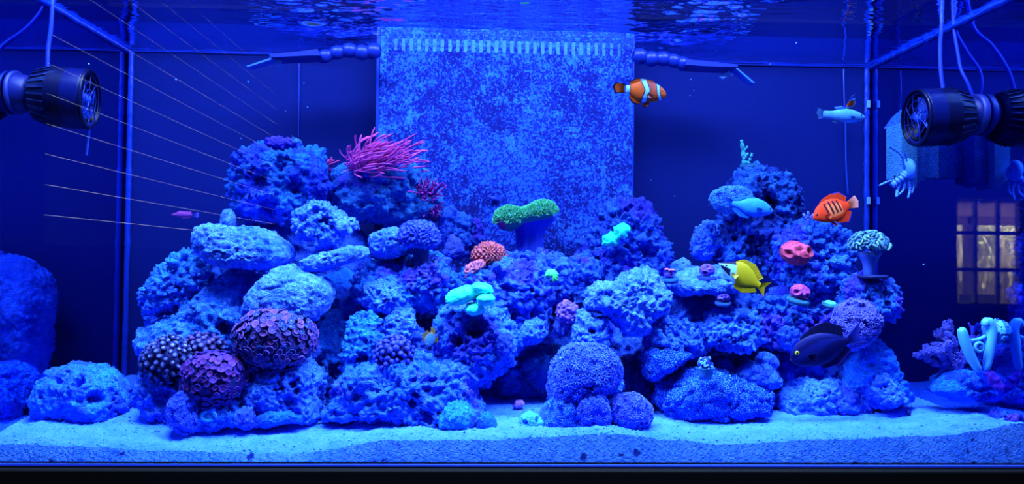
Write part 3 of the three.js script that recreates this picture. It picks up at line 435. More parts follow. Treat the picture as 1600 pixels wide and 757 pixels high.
rock('low pale rock lying on the sand under the dark tang', 'pale', -0.175, 0.05, [1208, 640, 1214, 618, 1230, 604, 1250, 590, 1290, 594, 1326, 606, 1352, 622, 1360, 642, 1320, 652, 1262, 655, 1222, 650], { detail: 50, k: 0.0028 });
rock('broken rubble filling the foot of the right pile', 'dark', -0.265, 0.045, [1020, 600, 1080, 520, 1180, 520, 1250, 550, 1270, 610, 1230, 645, 1100, 650], { detail: 28 });
// -- alone on the sand
rock('squat holed rock standing alone on the sand at far left', 'pale', -0.155, 0.06, [58, 640, 60, 612, 68, 590, 88, 574, 125, 567, 156, 570, 178, 582, 190, 604, 203, 634, 196, 656, 150, 664, 95, 658, 64, 656], { detail: 54, k: 0.0028, l: 0.008, hollows: [[126, 600, 9, 0.02], [148, 622, 13, 0.018], [187, 628, 8, 0.012], [98, 592, 12, 0.006]], b: [0.0175, 0.184, 0.84], v: [0.015, 0.06, 0.72], vs: 0.2 });
rock('low pale stone carrying the tree coral beside the right end pane', 'plain', -0.125, 0.03, [1452, 612, 1462, 592, 1484, 580, 1508, 576, 1528, 584, 1540, 600, 1536, 620, 1490, 624], { detail: 32 });
rock('dark violet stone half sunk in sand at far right', 'coralline', -0.05, 0.02, [1550, 655, 1556, 642, 1575, 634, 1592, 640, 1598, 656, 1590, 668, 1566, 668], { detail: 26, a: [0.01, 0.024, 0.34], v: [0.025, 0.02, 0.4] });

const caster = new THREE.Raycaster();
function onRock(px, py, lift = 0) {                            // where the sight line of a pixel meets the rockwork
  caster.set(camera.position, rayOf(px, py)); const h = caster.intersectObjects(rocks, false)[0];
  if (!h) return null;
  const p = h.point.clone(), n = h.face.normal.clone(); return { p: p.addScaledVector(n, lift), n };
}

// ---------------------------------------------------------------- corals, anemones and shells
const seat = (px, py, z, lift = 0) => { const h = onRock(px, py, lift); return h && Math.abs(h.p.z - z) < 0.12 ? h : { p: at(px, py, z), n: V(0, 0.6, 0.8) }; };
function flesh(name, px, z, T, opt, parent, label) { const { g, c } = blob(px, z, T, 'flesh', { detail: 26, ...opt }); return part(name, g, opt.mat ?? M.tissue, parent, c.sub(parent.position), label); }
const inst = (name, geo, mat, n, parent, f) => { const m = new THREE.InstancedMesh(geo, mat, n); m.name = name; m.userData.kind = 'stuff'; const o = new THREE.Object3D(), c = new THREE.Color(); for (let i = 0; i < n; i++) { o.position.set(0, 0, 0); o.rotation.set(0, 0, 0); o.scale.setScalar(1); const k = f(i, o); o.updateMatrix(); m.setMatrixAt(i, o.matrix); if (k) m.setColorAt(i, c.setRGB(...k)); } parent.add(shadows(m)); return m; };

function areaSample(g, n, r, ok) { // points spread evenly over a surface
  const p = g.attributes.position, q = g.attributes.normal, idx = g.index.array, sum = [], out = [], A = V(), B = V(), C = V(); let total = 0;
  for (let i = 0; i < idx.length; i += 3) { A.fromBufferAttribute(p, idx[i]); B.fromBufferAttribute(p, idx[i + 1]).sub(A); C.fromBufferAttribute(p, idx[i + 2]).sub(A); total += B.cross(C).length(); sum.push(total); }
  while (out.length < n) { const t = r() * total; let lo = 0, hi = sum.length - 1; while (lo < hi) { const m = (lo + hi) >> 1; sum[m] < t ? lo = m + 1 : hi = m; } const i = idx[lo * 3 + Math.floor(r() * 3)]; if (ok(q.getX(i), q.getY(i), q.getZ(i))) out.push(i); }
  return out;
}
// zoanthid polyps: a stubby cup with a raised rim, oral disc and fringe; unit radius
function polypGeo(rim, disc, mouth, domed) {
  const g = domed ? lathe([[0.32, -0.9], [0.7, -0.25], [0.95, 0.15], [0.9, 0.5], [0.62, 0.78], [0.3, 0.9], [0, 0.93]], 12) : lathe([[0.35, -0.9], [0.62, -0.3], [1.0, 0.12], [1.06, 0.3], [0.9, 0.36], [0.72, 0.2], [0.4, 0.16], [0.22, 0.24], [0, 0.12]], 14);
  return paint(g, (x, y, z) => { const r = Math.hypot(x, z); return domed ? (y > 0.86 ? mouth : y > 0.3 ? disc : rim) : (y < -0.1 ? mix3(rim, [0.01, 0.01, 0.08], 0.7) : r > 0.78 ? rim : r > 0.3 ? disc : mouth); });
}
function zoanthids(label, cx, cy, rx, ry, z, rz, n, size, variants, domed, seed, mat = [0.01, 0.012, 0.12], lean = V(0, 0.35, 0.94)) {
  const r = rng(seed), s = mpp(z), c = at(cx, cy, z), t = thing('zoanthid_colony', label, 'coral', c), X = rx * s, Y = ry * s, geos = variants.map((v) => polypGeo(...v, domed)), P = size * s;
  const ring = []; for (let k = 0; k < 14; k++) { const a = k / 14 * 2 * PI; ring.push(cx + Math.cos(a) * rx * 0.94 * (0.95 + 0.1 * r()), cy - Math.sin(a) * ry * 0.94 * (0.95 + 0.1 * r())); }
  flesh('mat', ring, z, rz * 0.92, { detail: 18, tint: () => mat, l: 0.004 }, t);
  const total = Math.ceil(n * 2.1);
  for (let i = 0; i < total; i++) {
    const y = 1 - 2 * (i + 0.5) / total, a = i * 2.39996, q = Math.sqrt(1 - y * y), d = V(Math.cos(a) * q + (r() - 0.5) * 0.12, y + (r() - 0.5) * 0.12, Math.sin(a) * q + (r() - 0.5) * 0.12).normalize();
    if (d.dot(lean) < -0.02) continue;
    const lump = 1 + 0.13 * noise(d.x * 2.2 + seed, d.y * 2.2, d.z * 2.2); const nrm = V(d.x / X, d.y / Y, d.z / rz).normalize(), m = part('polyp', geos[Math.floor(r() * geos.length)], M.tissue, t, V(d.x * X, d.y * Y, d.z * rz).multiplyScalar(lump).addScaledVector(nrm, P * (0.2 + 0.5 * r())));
    turnTo(m, nrm.add(V((r() - 0.5) * 0.5, (r() - 0.5) * 0.5, (r() - 0.5) * 0.5))); m.scale.set(P * (0.75 + 0.5 * r()), P * (0.8 + 0.5 * r()), P * (0.75 + 0.5 * r()));
  }
  return t;
}
zoanthids('near black button polyps with pale glossy tips at the left foot of the pile', 262, 562, 37, 31, -0.115, 0.03, 74, 4.7, [[[0.0042, 0.006, 0.06], [0.0126, 0.016, 0.12], [0.1428, 0.17, 0.432]], [[0.00504, 0.007, 0.072], [0.0168, 0.0225, 0.144], [0.1008, 0.13, 0.36]]], true, 3);
zoanthids('low patch of dark pinkish button polyps behind the near black colony', 318, 543, 28, 17, -0.135, 0.02, 40, 4.4, [[[0.0126, 0.006, 0.072], [0.042, 0.02, 0.156], [0.126, 0.08, 0.3]], [[0.0084, 0.0075, 0.084], [0.0294, 0.025, 0.18], [0.084, 0.1, 0.36]]], true, 4);
zoanthids('rounded colony of purple polyps with reddish centres low in the left pile', 335, 592, 45, 39, -0.088, 0.034, 125, 5.2, [[[0.042, 0.015, 0.252], [0.0924, 0.015, 0.18], [0.021, 0.01, 0.18]], [[0.0546, 0.0225, 0.312], [0.1428, 0.02, 0.156], [0.042, 0.015, 0.24]], [[0.0252, 0.015, 0.252], [0.063, 0.015, 0.216], [0.1092, 0.02, 0.18]]], false, 5);
zoanthids('few pink polyps on the right edge of the rounded purple colony', 374, 583, 15, 22, -0.10, 0.018, 16, 6.5, [[[0.084, 0.02, 0.252], [0.1764, 0.025, 0.156], [0.0504, 0.015, 0.18]], [[0.042, 0.02, 0.264], [0.1008, 0.02, 0.204], [0.042, 0.015, 0.18]]], false, 6);
zoanthids('large dome of lilac and violet polyps in the middle of the left pile', 432, 530, 59, 46, -0.108, 0.042, 215, 5.2, [[[0.07, 0.045, 0.36], [0.03, 0.016, 0.16], [0.10, 0.04, 0.28]], [[0.03, 0.03, 0.27], [0.014, 0.012, 0.13], [0.06, 0.04, 0.3]], [[0.14, 0.06, 0.36], [0.11, 0.03, 0.20], [0.05, 0.03, 0.24]], [[0.02, 0.05, 0.33], [0.012, 0.014, 0.14], [0.05, 0.10, 0.42]]], false, 7);
zoanthids('patch of round blue violet polyps on the centre mound', 617, 556, 27, 27, -0.115, 0.022, 58, 4.6, [[[0.0126, 0.025, 0.36], [0.0252, 0.045, 0.48], [0.021, 0.025, 0.36]], [[0.0126, 0.0175, 0.3], [0.021, 0.03, 0.42], [0.0504, 0.06, 0.48]]], true, 8, [0.0042, 0.006, 0.12]);

// anemones: tapering tentacles with slightly swollen tips, bent by the current
function anemone(label, px, py, z, n, len, spread, sweep, seed, rad = 1.9, tints = [[0.17, 0.022, 0.40], [0.78, 0.085, 0.48]]) {
  const r = rng(seed), s = mpp(z), c = at(px, py, z), t = thing('sea_anemone', label, 'anemone', c), root = at(px + spread[0] * 0.15, py + spread[1] * 0.2, z).sub(c);
  part('column', paint(lathe([[0.001, -spread[0] * s * 0.7], [spread[0] * s * 0.35, -spread[0] * s * 0.62], [spread[0] * s * 0.5, -spread[0] * s * 0.3], [spread[0] * s * 0.62, 0], [spread[0] * s * 0.4, spread[0] * s * 0.12], [0.001, spread[0] * s * 0.1]], 20), () => [0.10, 0.015, 0.25]), M.tissue, t, root.clone().add(V(0, 0, -spread[0] * s * 0.45)));
  for (let i = 0; i < n; i++) {
    const a = r() * 2 * PI, q = Math.sqrt(r()), b = V(Math.cos(a) * q * spread[0] * s * 0.8, (Math.sin(a) * q * 0.45) * spread[1] * s, Math.sin(a * 1.7 + 1) * q * spread[0] * s * 0.55), L = len * s * (0.55 + 0.6 * r());
    const d = V(b.x / (spread[0] * s) * 0.9 + (r() - 0.5) * 0.5, 0.5 + (r() - 0.5) * 1.3 + b.y / (spread[1] * s) * 0.7, 0.45 + b.z / (spread[0] * s) * 0.8 + (r() - 0.4) * 0.5).normalize(), w = V(sweep[0] * (0.25 + 0.9 * r()) + (r() - 0.5) * 0.5, sweep[1] + (r() - 0.5) * 0.6, sweep[2] + (r() - 0.5) * 0.4).multiplyScalar(L);
    const p1 = b.clone().addScaledVector(d, L * 0.35).addScaledVector(w, 0.12), p2 = b.clone().addScaledVector(d, L * 0.62).addScaledVector(w, 0.5), p3 = b.clone().addScaledVector(d, L * 0.7).add(w), R = rad * s * (0.8 + 0.4 * r());
    const g = tube([b, p1, p2, p3], (k) => R * (1.15 - 0.42 * k + 0.30 * Math.exp(-(((k - 0.9) / 0.07) ** 2))) * (k > 0.985 ? 0.5 : 1), 7, 14), k0 = r() * 0.35, uv = g.attributes.uv;
    part('tentacle', paint(g, (x, y, zz, j) => mix3(tints[0], tints[1], clamp(k0 + uv.getY(j) * 0.75))), M.tissue, t);
  }
  return t;
}
anemone('large pink anemone with long tentacles streaming to the right on the left summit', 580, 265, -0.262, 170, 56, [36, 22], [0.85, 0.08, 0.12], 21, 1.3);
anemone('smaller magenta anemone spread on the side of the boulder beside the overflow', 668, 303, -0.25, 52, 26, [17, 26], [0.25, 0.0, 0.2], 22, 1.3, [[0.14, 0.015, 0.34], [0.45, 0.04, 0.40]]);
anemone('magenta anemone tucked in the crevice below the smaller one', 672, 335, -0.262, 30, 22, [12, 16], [0.25, -0.2, 0.3], 23, 1.3, [[0.12, 0.015, 0.3], [0.35, 0.035, 0.4]]);
anemone('few red tentacles peeking out behind the crowned left boulder', 510, 262, -0.29, 16, 17, [12, 7], [0.4, 0.0, 0.1], 24, 1.3, [[0.3, 0.03, 0.25], [0.6, 0.06, 0.3]]);

// green toadstool leather in front of the overflow
{
  const z = -0.29, c = at(826, 396, z), t = thing('toadstool_coral', 'green topped toadstool leather coral with a smooth blue stalk before the overflow', 'coral', c), s = mpp(z);
  const st = lathe([[26, -8], [24, 0], [20, 14], [19, 26], [24, 40], [34, 52], [36, 58], [0, 58]].map(([x, y]) => [x * s, y * s]), 48), p = st.attributes.position;
  for (let i = 0; i < p.count; i++) { const a = Math.atan2(p.getZ(i), p.getX(i)), k = 1 + 0.09 * Math.sin(a * 7) + 0.05 * Math.sin(a * 13 + 1), lean = clamp(p.getY(i) / (58 * s)); p.setX(i, p.getX(i) * k + lean * 4 * s); p.setZ(i, p.getZ(i) * k * 0.8); }
  st.computeVertexNormals(); part('stalk', paint(st, () => [0.018, 0.05, 0.66]), M.tissue, t, null, 'smooth blue folded stalk');
  const cap = flesh('cap', [774, 348, 778, 332, 794, 325, 812, 330, 826, 326, 842, 317, 860, 318, 869, 328, 862, 342, 838, 346, 818, 350, 802, 361, 784, 360], z + 0.01, 0.036, { tint: (x, y) => (x < -0.03 && y < -0.006 ? [0.25, 0.04, 0.3] : [0.03, 0.22, 0.22]) }, t);
  const cp = cap.geometry.attributes.position, cn = cap.geometry.attributes.normal, r = rng(31), spots = areaSample(cap.geometry, 2300, r, (x, y, z) => y > -0.35 && z > -0.5);
  inst('polyps', tube([V(0, 0, 0), V(0.0002, 0.0022, 0), V(0.0009, 0.0048, 0.0003)], (k) => 0.00062 * (1 - 0.4 * k) + (k > 0.85 ? 0.0003 : 0), 5, 5), std([1, 1, 1], 0.7), 2300, t, (i, o) => { const k = spots[i]; o.position.set(cp.getX(k), cp.getY(k), cp.getZ(k)).add(cap.position); o.quaternion.setFromUnitVectors(UP, V(cn.getX(k) + r() - 0.5, cn.getY(k) + r() - 0.3, cn.getZ(k) + r() - 0.5).normalize()); o.rotateY(r() * 6); o.scale.setScalar(0.75 + 0.6 * r()); return mix3([0.02, 0.34, 0.16], [0.12, 0.80, 0.42], r()); });
}
// ruffled and fluted corals built from lobes
const ruffle = (f, a, f2 = 900) => (x, y, w, X, Y, Z) => a * smooth(0.15, 0.9, Math.hypot(x, y) / 0.013) * (0.6 * Math.sin(Math.atan2(y, x) * f + 2 * noise(X * 120, Y * 120, Z * 120)) + 0.5 * noise(X * f2, Y * f2, Z * f2));
function lobed(name, label, category, z, T, lobes, tint, relief, origin, extra = {}) {
  const c = at(origin[0], origin[1], z), t = thing(name, label, category, c);
  lobes.forEach((px, i) => flesh('lobe', px, z + 0.004 * (i % 3), T * (0.85 + 0.1 * (i % 3)), { detail: 30, boxy: 2.3, tint, relief, ...extra }, t));
  return t;
}
const speck = (a, b, f = 700) => (x, y, w, X, Y, Z) => mix3(a, b, clamp(0.5 + 0.8 * noise(X * f, Y * f, Z * f)));
lobed('fluted_coral', 'bright turquoise fluted coral of four lobes above the cave hollow', 'coral', -0.095, 0.02, [[696, 473, 698, 461, 712, 450, 730, 445, 746, 449, 752, 458, 742, 467, 724, 475, 705, 479], [736, 448, 745, 442, 758, 442, 768, 448, 771, 457, 760, 461, 746, 458], [744, 466, 752, 459, 766, 458, 773, 466, 771, 475, 758, 479, 747, 475], [726, 485, 730, 476, 742, 473, 753, 476, 757, 484, 751, 491, 738, 494, 729, 491]], speck([0.01, 0.60, 0.62], [0.04, 0.92, 0.84]), (x, y, w, X, Y, Z) => 0.0016 * noise(X * 130, Y * 130, Z * 130) + ruffle(34, 0.00055)(x, y, w, X, Y, Z), [735, 468]);
lobed('fluted_coral', 'pair of glowing green fluted lobes on the purple pinnacle', 'coral', -0.222, 0.012, [[940, 382, 942, 370, 952, 362, 962, 364, 968, 376, 964, 384, 950, 385], [958, 364, 960, 354, 970, 349, 982, 351, 985, 360, 978, 372, 966, 374]], speck([0.005, 0.62, 0.40], [0.03, 0.95, 0.62]), ruffle(5, 0.0014, 320), [962, 368]);
lobed('fluted_coral', 'tiny neon green polyp in a crevice below the toadstool', 'coral', -0.16, 0.007, [[851, 430, 855, 422, 866, 421, 873, 428, 871, 438, 864, 442, 862, 432, 855, 434]], speck([0.005, 0.4, 0.12], [0.1, 0.9, 0.2]), ruffle(12, 0.0008, 600), [862, 431]);
lobed('ruffled_coral', 'orange ruffled coral clump left of the toadstool stalk', 'coral', -0.20, 0.022, [[735, 404, 738, 390, 752, 380, 768, 378, 782, 384, 794, 394, 795, 408, 782, 415, 764, 416, 748, 412]], speck([0.12, 0.02, 0.07], [0.54, 0.105, 0.12], 420), (x, y, w, X, Y, Z) => 0.0017 * Math.sin(X * 1150 + 5 * noise(X * 110, Y * 110, Z * 110)) * Math.cos(Y * 800) + 0.0012 * noise(X * 700, Y * 700, Z * 700), [766, 398], { detail: 46 });
lobed('ruffled_coral', 'small pale orange ruffled coral at the foot of the larger orange clump', 'coral', -0.18, 0.012, [[722, 430, 728, 416, 742, 408, 755, 406, 759, 416, 748, 424, 734, 434, 724, 437]], speck([0.16, 0.035, 0.12], [0.46, 0.11, 0.17], 500), (x, y, w, X, Y, Z) => 0.0018 * noise(X * 420, Y * 420, Z * 420), [740, 422], { detail: 32 });
lobed('ruffled_coral', 'dusky pink frilled coral beside the holed pale rock', 'coral', -0.155, 0.014, [[868, 488, 872, 476, 884, 470, 898, 474, 905, 486, 900, 500, 888, 506, 874, 502]], speck([0.05, 0.04, 0.36], [0.22, 0.08, 0.38], 500), (x, y, w, X, Y, Z) => 0.003 * noise(X * 300, Y * 300, Z * 300), [886, 488], { detail: 36 });
{ // ruffled violet cap on a dark stalk
  const z = -0.165, t = thing('mushroom_coral', 'violet ruffled mushroom shaped coral on a dark stalk, centre left', 'coral', at(658, 368, z)), s = mpp(z);
  part('stalk', paint(tube([at(660, 424, z - 0.01).sub(t.position), at(658, 400, z - 0.006).sub(t.position), at(656, 376, z - 0.004).sub(t.position)], (k) => (11 + 6 * k * k) * s, 14, 10), () => [0.006, 0.012, 0.16]), M.tissue, t, null, 'dark stalk');
  flesh('cap', [622, 372, 626, 356, 640, 347, 660, 345, 676, 350, 688, 366, 688, 380, 674, 390, 656, 388, 640, 386, 628, 380], z, 0.03, { detail: 56, boxy: 2.1, tint: speck([0.014, 0.024, 0.42], [0.03, 0.07, 0.70], 380), relief: (x, y, w, X, Y, Z) => 0.0026 * Math.sin(X * 620 + 6 * noise(X * 150, Y * 150, Z * 150)) * Math.sin(Y * 760 + 5 * noise(X * 140, Y * 140 + 9, Z * 140)) + 0.0012 * noise(X * 700, Y * 700, Z * 700) }, t);
}
// feathery corals: crowds of six-armed polyps on a fleshy dome
const feather = mergeGeometries([0, 1, 2, 3, 4, 5, 6].map((k) => { const a = k / 7 * 2 * PI; return tube([V(0, 0, 0), V(Math.cos(a) * 0.42, 0.6, Math.sin(a) * 0.42), V(Math.cos(a) * 0.9, 0.85, Math.sin(a) * 0.9), V(Math.cos(a) * 1.15, 0.5, Math.sin(a) * 1.15)], (q) => 0.17 * (1 - 0.5 * q), 5, 6); }).concat([tube([V(0, -0.9, 0), V(0, -0.3, 0), V(0, 0.1, 0)], 0.2, 5, 3)]));
function feathery(label, outline, z, T, n, size, seed, c0, c1, core = [0.006, 0.035, 0.6]) {
  const r = rng(seed); let sx = 0, sy = 0; for (let i = 0; i < outline.length; i += 2) { sx += outline[i]; sy += outline[i + 1]; }
  const t = thing('feathery_coral', label, 'coral', at(sx / outline.length * 2, sy / outline.length * 2, z)), b = flesh('body', outline, z, T, { detail: 30, tint: () => core, l: 0.004 }, t), p = b.geometry.attributes.position, q = b.geometry.attributes.normal, s = mpp(z) * size, spots = areaSample(b.geometry, n, r, (x, y, zz) => zz > -0.25);
  inst('polyps', feather, std([1, 1, 1], 0.75), n, t, (i, o) => { const k = spots[i], d = V(q.getX(k) + (r() - 0.5) * 0.7, q.getY(k) + (r() - 0.4) * 0.7, q.getZ(k) + (r() - 0.5) * 0.7).normalize(); o.position.set(p.getX(k), p.getY(k), p.getZ(k)).add(b.position).addScaledVector(d, s * (0.3 + 0.7 * r())); o.quaternion.setFromUnitVectors(UP, d); o.rotateY(r() * 6); o.scale.setScalar(s * (0.7 + 0.6 * r())); return mix3(c0, c1, r()); });
  return t;
}
feathery('large bushy blue feathery coral draped over the pedestal rock', [866, 596, 870, 570, 888, 552, 912, 545, 938, 550, 956, 562, 963, 582, 955, 604, 935, 612, 915, 606, 898, 618, 878, 622, 864, 612], -0.095, 0.036, 620, 5.2, 41, [0.014, 0.06, 0.82], [0.045, 0.14, 0.98]);
feathery('upright tuft of blue feathery coral at the foot of the pedestal rock', [906, 640, 912, 622, 924, 614, 938, 620, 947, 640, 946, 658, 930, 665, 912, 660], -0.07, 0.02, 240, 4.2, 42, [0.014, 0.06, 0.8], [0.045, 0.13, 0.97]);
feathery('ball of lavender blue feathery coral resting on the sand', [958, 646, 962, 632, 976, 623, 992, 622, 1006, 632, 1014, 646, 1008, 658, 990, 663, 970, 660], -0.085, 0.025, 330, 4.3, 43, [0.03, 0.07, 0.8], [0.08, 0.15, 0.96]);
feathery('low blue star polyps spreading down the pedestal rock to the sand', [846, 662, 854, 640, 870, 618, 888, 620, 900, 640, 908, 660, 890, 668, 862, 668], -0.085, 0.024, 260, 4.2, 44, [0.012, 0.09, 0.66], [0.03, 0.24, 0.88], [0.01, 0.09, 0.6]);
feathery('bluish star polyps on the violet front rock at the far left foot', [266, 648, 272, 625, 286, 612, 300, 616, 306, 640, 310, 664, 296, 674, 276, 668], -0.075, 0.02, 240, 3.4, 45, [0.012, 0.05, 0.64], [0.03, 0.12, 0.88]);
feathery('pale cream star polyp tuft high on the dark tower, behind the blue fish', [1117, 316, 1118, 305, 1130, 299, 1150, 298, 1164, 302, 1170, 314, 1158, 324, 1135, 326], -0.215, 0.016, 210, 4.2, 46, [0.03, 0.18, 0.70], [0.08, 0.42, 0.90]);
feathery('pinkish bushy soft coral on the right slope above the sand', [1308, 505, 1314, 484, 1332, 474, 1352, 478, 1366, 495, 1364, 515, 1350, 532, 1332, 540, 1316, 528], -0.12, 0.022, 300, 4.8, 47, [0.05, 0.05, 0.52], [0.12, 0.12, 0.75], [0.03, 0.03, 0.4]);
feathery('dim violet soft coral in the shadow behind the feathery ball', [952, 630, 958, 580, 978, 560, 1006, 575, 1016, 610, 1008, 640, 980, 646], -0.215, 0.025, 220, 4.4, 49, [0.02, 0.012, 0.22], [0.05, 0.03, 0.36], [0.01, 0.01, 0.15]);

{ // tree coral beside the right end pane
  const z = -0.125, t = thing('tree_coral', 'dusky violet tree coral with knobby branches beside the right end pane', 'coral', at(1500, 578, z)), s = mpp(z), r = rng(91), tips = [];
  const grow = (p, d, L, R, k) => { const q = p.clone().addScaledVector(d, L), m = p.clone().lerp(q, 0.5).add(V((r() - 0.5) * L * 0.15, L * 0.06, 0)); part('branch', paint(tube([p, m, q], (u) => R * (1 - 0.3 * u), 7, 8), () => [0.022, 0.026, 0.34]), M.tissue, t); for (let i = 0; i < 5; i++) tips.push([p.clone().lerp(q, 0.4 + 0.6 * r()), R]); if (k > 0) for (let i = 0; i < 3; i++) grow(p.clone().lerp(q, 0.55 + 0.45 * (i / 2)), d.clone().add(V((r() - 0.62) * 1.5, (r() - 0.35) * 1.0, (r() - 0.5) * 1.1)).normalize(), L * (0.62 + 0.2 * r()), R * 0.68, k - 1); };
  for (const [dx, dy, dz] of [[-0.15, 1, 0], [-0.7, 0.75, 0.2], [-0.9, 0.3, 0], [0.25, 0.95, 0.2], [-0.4, 0.9, -0.4]]) grow(V(0, -6 * s, 0), V(dx, dy, dz).normalize(), 38 * s, 4.2 * s, 2);
  const spots = tips.filter(([p]) => p.x + t.position.x < XR - 0.006); inst('polyps', feather, std([1, 1, 1], 0.8), spots.length * 2, t, (i, o) => { const [p, R] = spots[i >> 1]; const d = V(r() - 0.5, r() - 0.3, r() - 0.3).normalize(); o.position.copy(p).addScaledVector(d, R); o.quaternion.setFromUnitVectors(UP, d); o.scale.setScalar(s * (2.6 + 1.6 * r())); return mix3([0.03, 0.035, 0.38], [0.075, 0.08, 0.62], r()); });
}
// branching tufts and frags on ceramic plugs
const disc = (s, k = 1) => lathe([[0, -3 * k], [9, -3 * k], [10.5, -1], [10.5, 1], [9.5, 2.4], [4, 2.6], [0, 2.8]].map(([x, y]) => [x * s, y * s]), 28);
function frag(name, label, px, py, z, tilt, discColor, build, size = 1) {
  const s = mpp(z) * size, t = thing(name, label, 'coral', at(px, py, z)); t.rotation.set(0.25, 0, tilt);
  if (discColor) part('plug', paint(disc(s), () => discColor), M.rock, t, null, 'ceramic plug disc'); build(t, s); return t;
}
const knobs = (t, s, spots, c, name = 'branch') => spots.forEach(([x, y, z, dx, dy, dz, r]) => { const a = V(x, y, z).multiplyScalar(s), b = V(x + dx, y + dy, z + dz).multiplyScalar(s); part(name, paint(tube([a, a.clone().lerp(b, 0.5).add(V(0.3 * s, 0, 0)), b], (k) => r * s * (1 - 0.35 * k) * (1 + 0.25 * Math.sin(k * 19)), 8, 14), (X, Y, Z) => mix3(c, [0.1, 0.5, 0.8], clamp(0.25 + 0.6 * noise(X * 900, Y * 900, Z * 900)))), M.tissue, t); });
frag('branching_frag', 'slender green blue branching frag standing on top of the dark tower', 1168, 259, -0.265, 0.1, [0.05, 0.30, 0.75], (t, s) => { knobs(t, s, [[-4, 2, 0, -4, 34, 0, 3.4], [0, 3, 1, 6, 14, 1, 2.6], [-5, 10, 1, 5, 8, 3, 2.2], [-6, 20, 0, 6, 7, 2, 2.0], [-6, 26, 0, -3, 5, 2, 1.8]], [0.03, 0.35, 0.45]); }, 1.15);
frag('branching_frag', 'small purple branching frag on a plug under the flame coloured fish', 1260, 354, -0.185, -0.05, [0.05, 0.16, 0.6], (t, s) => { knobs(t, s, [[0, 2, 0, 0, 12, 0, 2.6], [0, 10, 0, -9, 10, 1, 2.8], [1, 10, 0, 7, 11, 1, 2.8], [0, 12, 0, -2, 12, 3, 2.6]], [0.12, 0.07, 0.6]); }, 1.0);
const fleshy = (t, s, x, y, rx, ry, c, n, seed, dimples = 5) => { // a fleshy cushion with puckered mouths
  const g = unitSphere(26).clone(), p = g.attributes.position.clone(), r = rng(seed), d = []; g.setAttribute('position', p); for (let i = 0; i < dimples; i++) d.push(V(r() * 1.6 - 0.8, r() * 1.2 - 0.3, 0.8).normalize());
  for (let i = 0; i < p.count; i++) { const v = V(p.getX(i), p.getY(i), p.getZ(i)); let k = 1; for (const q of d) { const w = v.distanceTo(q); k += -0.22 * Math.exp(-((w / 0.16) ** 2)) + 0.10 * Math.exp(-(((w - 0.36) / 0.14) ** 2)); } k += 0.05 * noise(v.x * 6 + seed, v.y * 6, v.z * 6); p.setXYZ(i, v.x * rx * s * k, v.y * ry * s * k + y * s, v.z * rx * s * 0.8 * k); }
  g.computeVertexNormals(); part(n, paint(g, (X, Y, Z) => mix3(c[0], c[1], clamp(0.5 + 0.7 * noise(X * 260, Y * 260, Z * 260)))), M.tissue, t, V(x * s, 0, 0));
};
frag('cushion_coral', 'large salmon red puckered coral high on the right pile', 1243, 396, -0.155, -0.25, null, (t, s) => fleshy(t, s, 0, 0, 25, 19, [[0.30, 0.026, 0.08], [0.50, 0.055, 0.13]], 'cushion', 61, 6));
frag('cushion_coral', 'small magenta red cushion coral on a pale plug at the centre of the right pile', 1247, 470, -0.135, -0.2, [0.05, 0.28, 0.62], (t, s) => fleshy(t, s, -0.5, 8, 9.5, 7.5, [[0.20, 0.022, 0.20], [0.36, 0.05, 0.27]], 'cushion', 62, 3), 1.7);
frag('cushion_coral', 'round violet frag at the middle of the pale shelf', 1104, 434, -0.15, 0, [0.03, 0.07, 0.6], (t, s) => fleshy(t, s, 0, 7, 7, 5.5, [[0.06, 0.03, 0.5], [0.16, 0.06, 0.62]], 'cushion', 63, 3), 1.75);
frag('cushion_coral', 'pink tipped frag on a blue plug at the left end of the shelf', 1047, 437, -0.15, 0.1, [0.03, 0.2, 0.8], (t, s) => { fleshy(t, s, -1, 6, 6, 5, [[0.05, 0.03, 0.4], [0.1, 0.05, 0.5]], 'stalk', 64, 2); const r = rng(9); for (let k = 0; k < 7; k++) part('polyp', polypGeo([0.5, 0.1, 0.3], [0.8, 0.2, 0.25], [0.3, 0.05, 0.3]), M.tissue, t, V((r() * 12 - 7) * s, (10.5 + r() * 3) * s, (r() * 6) * s)).scale.setScalar(2.2 * s); }, 1.3);
frag('cushion_coral', 'small dark frag on a pale plug beside the yellow fish', 1138, 434, -0.145, 0, [0.05, 0.22, 0.8], (t, s) => fleshy(t, s, -2, 8, 5, 7, [[0.02, 0.02, 0.3], [0.05, 0.04, 0.42]], 'cushion', 65, 2), 1.15);
frag('cushion_coral', 'dull purple frag on a thin plug below the shelf', 1130, 474, -0.135, 0, [0.04, 0.16, 0.72], (t, s) => fleshy(t, s, 0, 7, 8.5, 5, [[0.04, 0.025, 0.34], [0.10, 0.05, 0.48]], 'cushion', 66, 4), 1.25);
frag('green_disc', 'pale greenish ring shaped disc coral lying on the rubble above the dark tang', 1297, 477, -0.14, -0.15, [0.05, 0.36, 0.55], (t, s) => part('ring', paint(new THREE.TorusGeometry(5 * s, 2.2 * s, 10, 24).rotateX(PI / 2), () => [0.06, 0.46, 0.6]), M.tissue, t, V(0, 2.5 * s, 0)), 1.25);
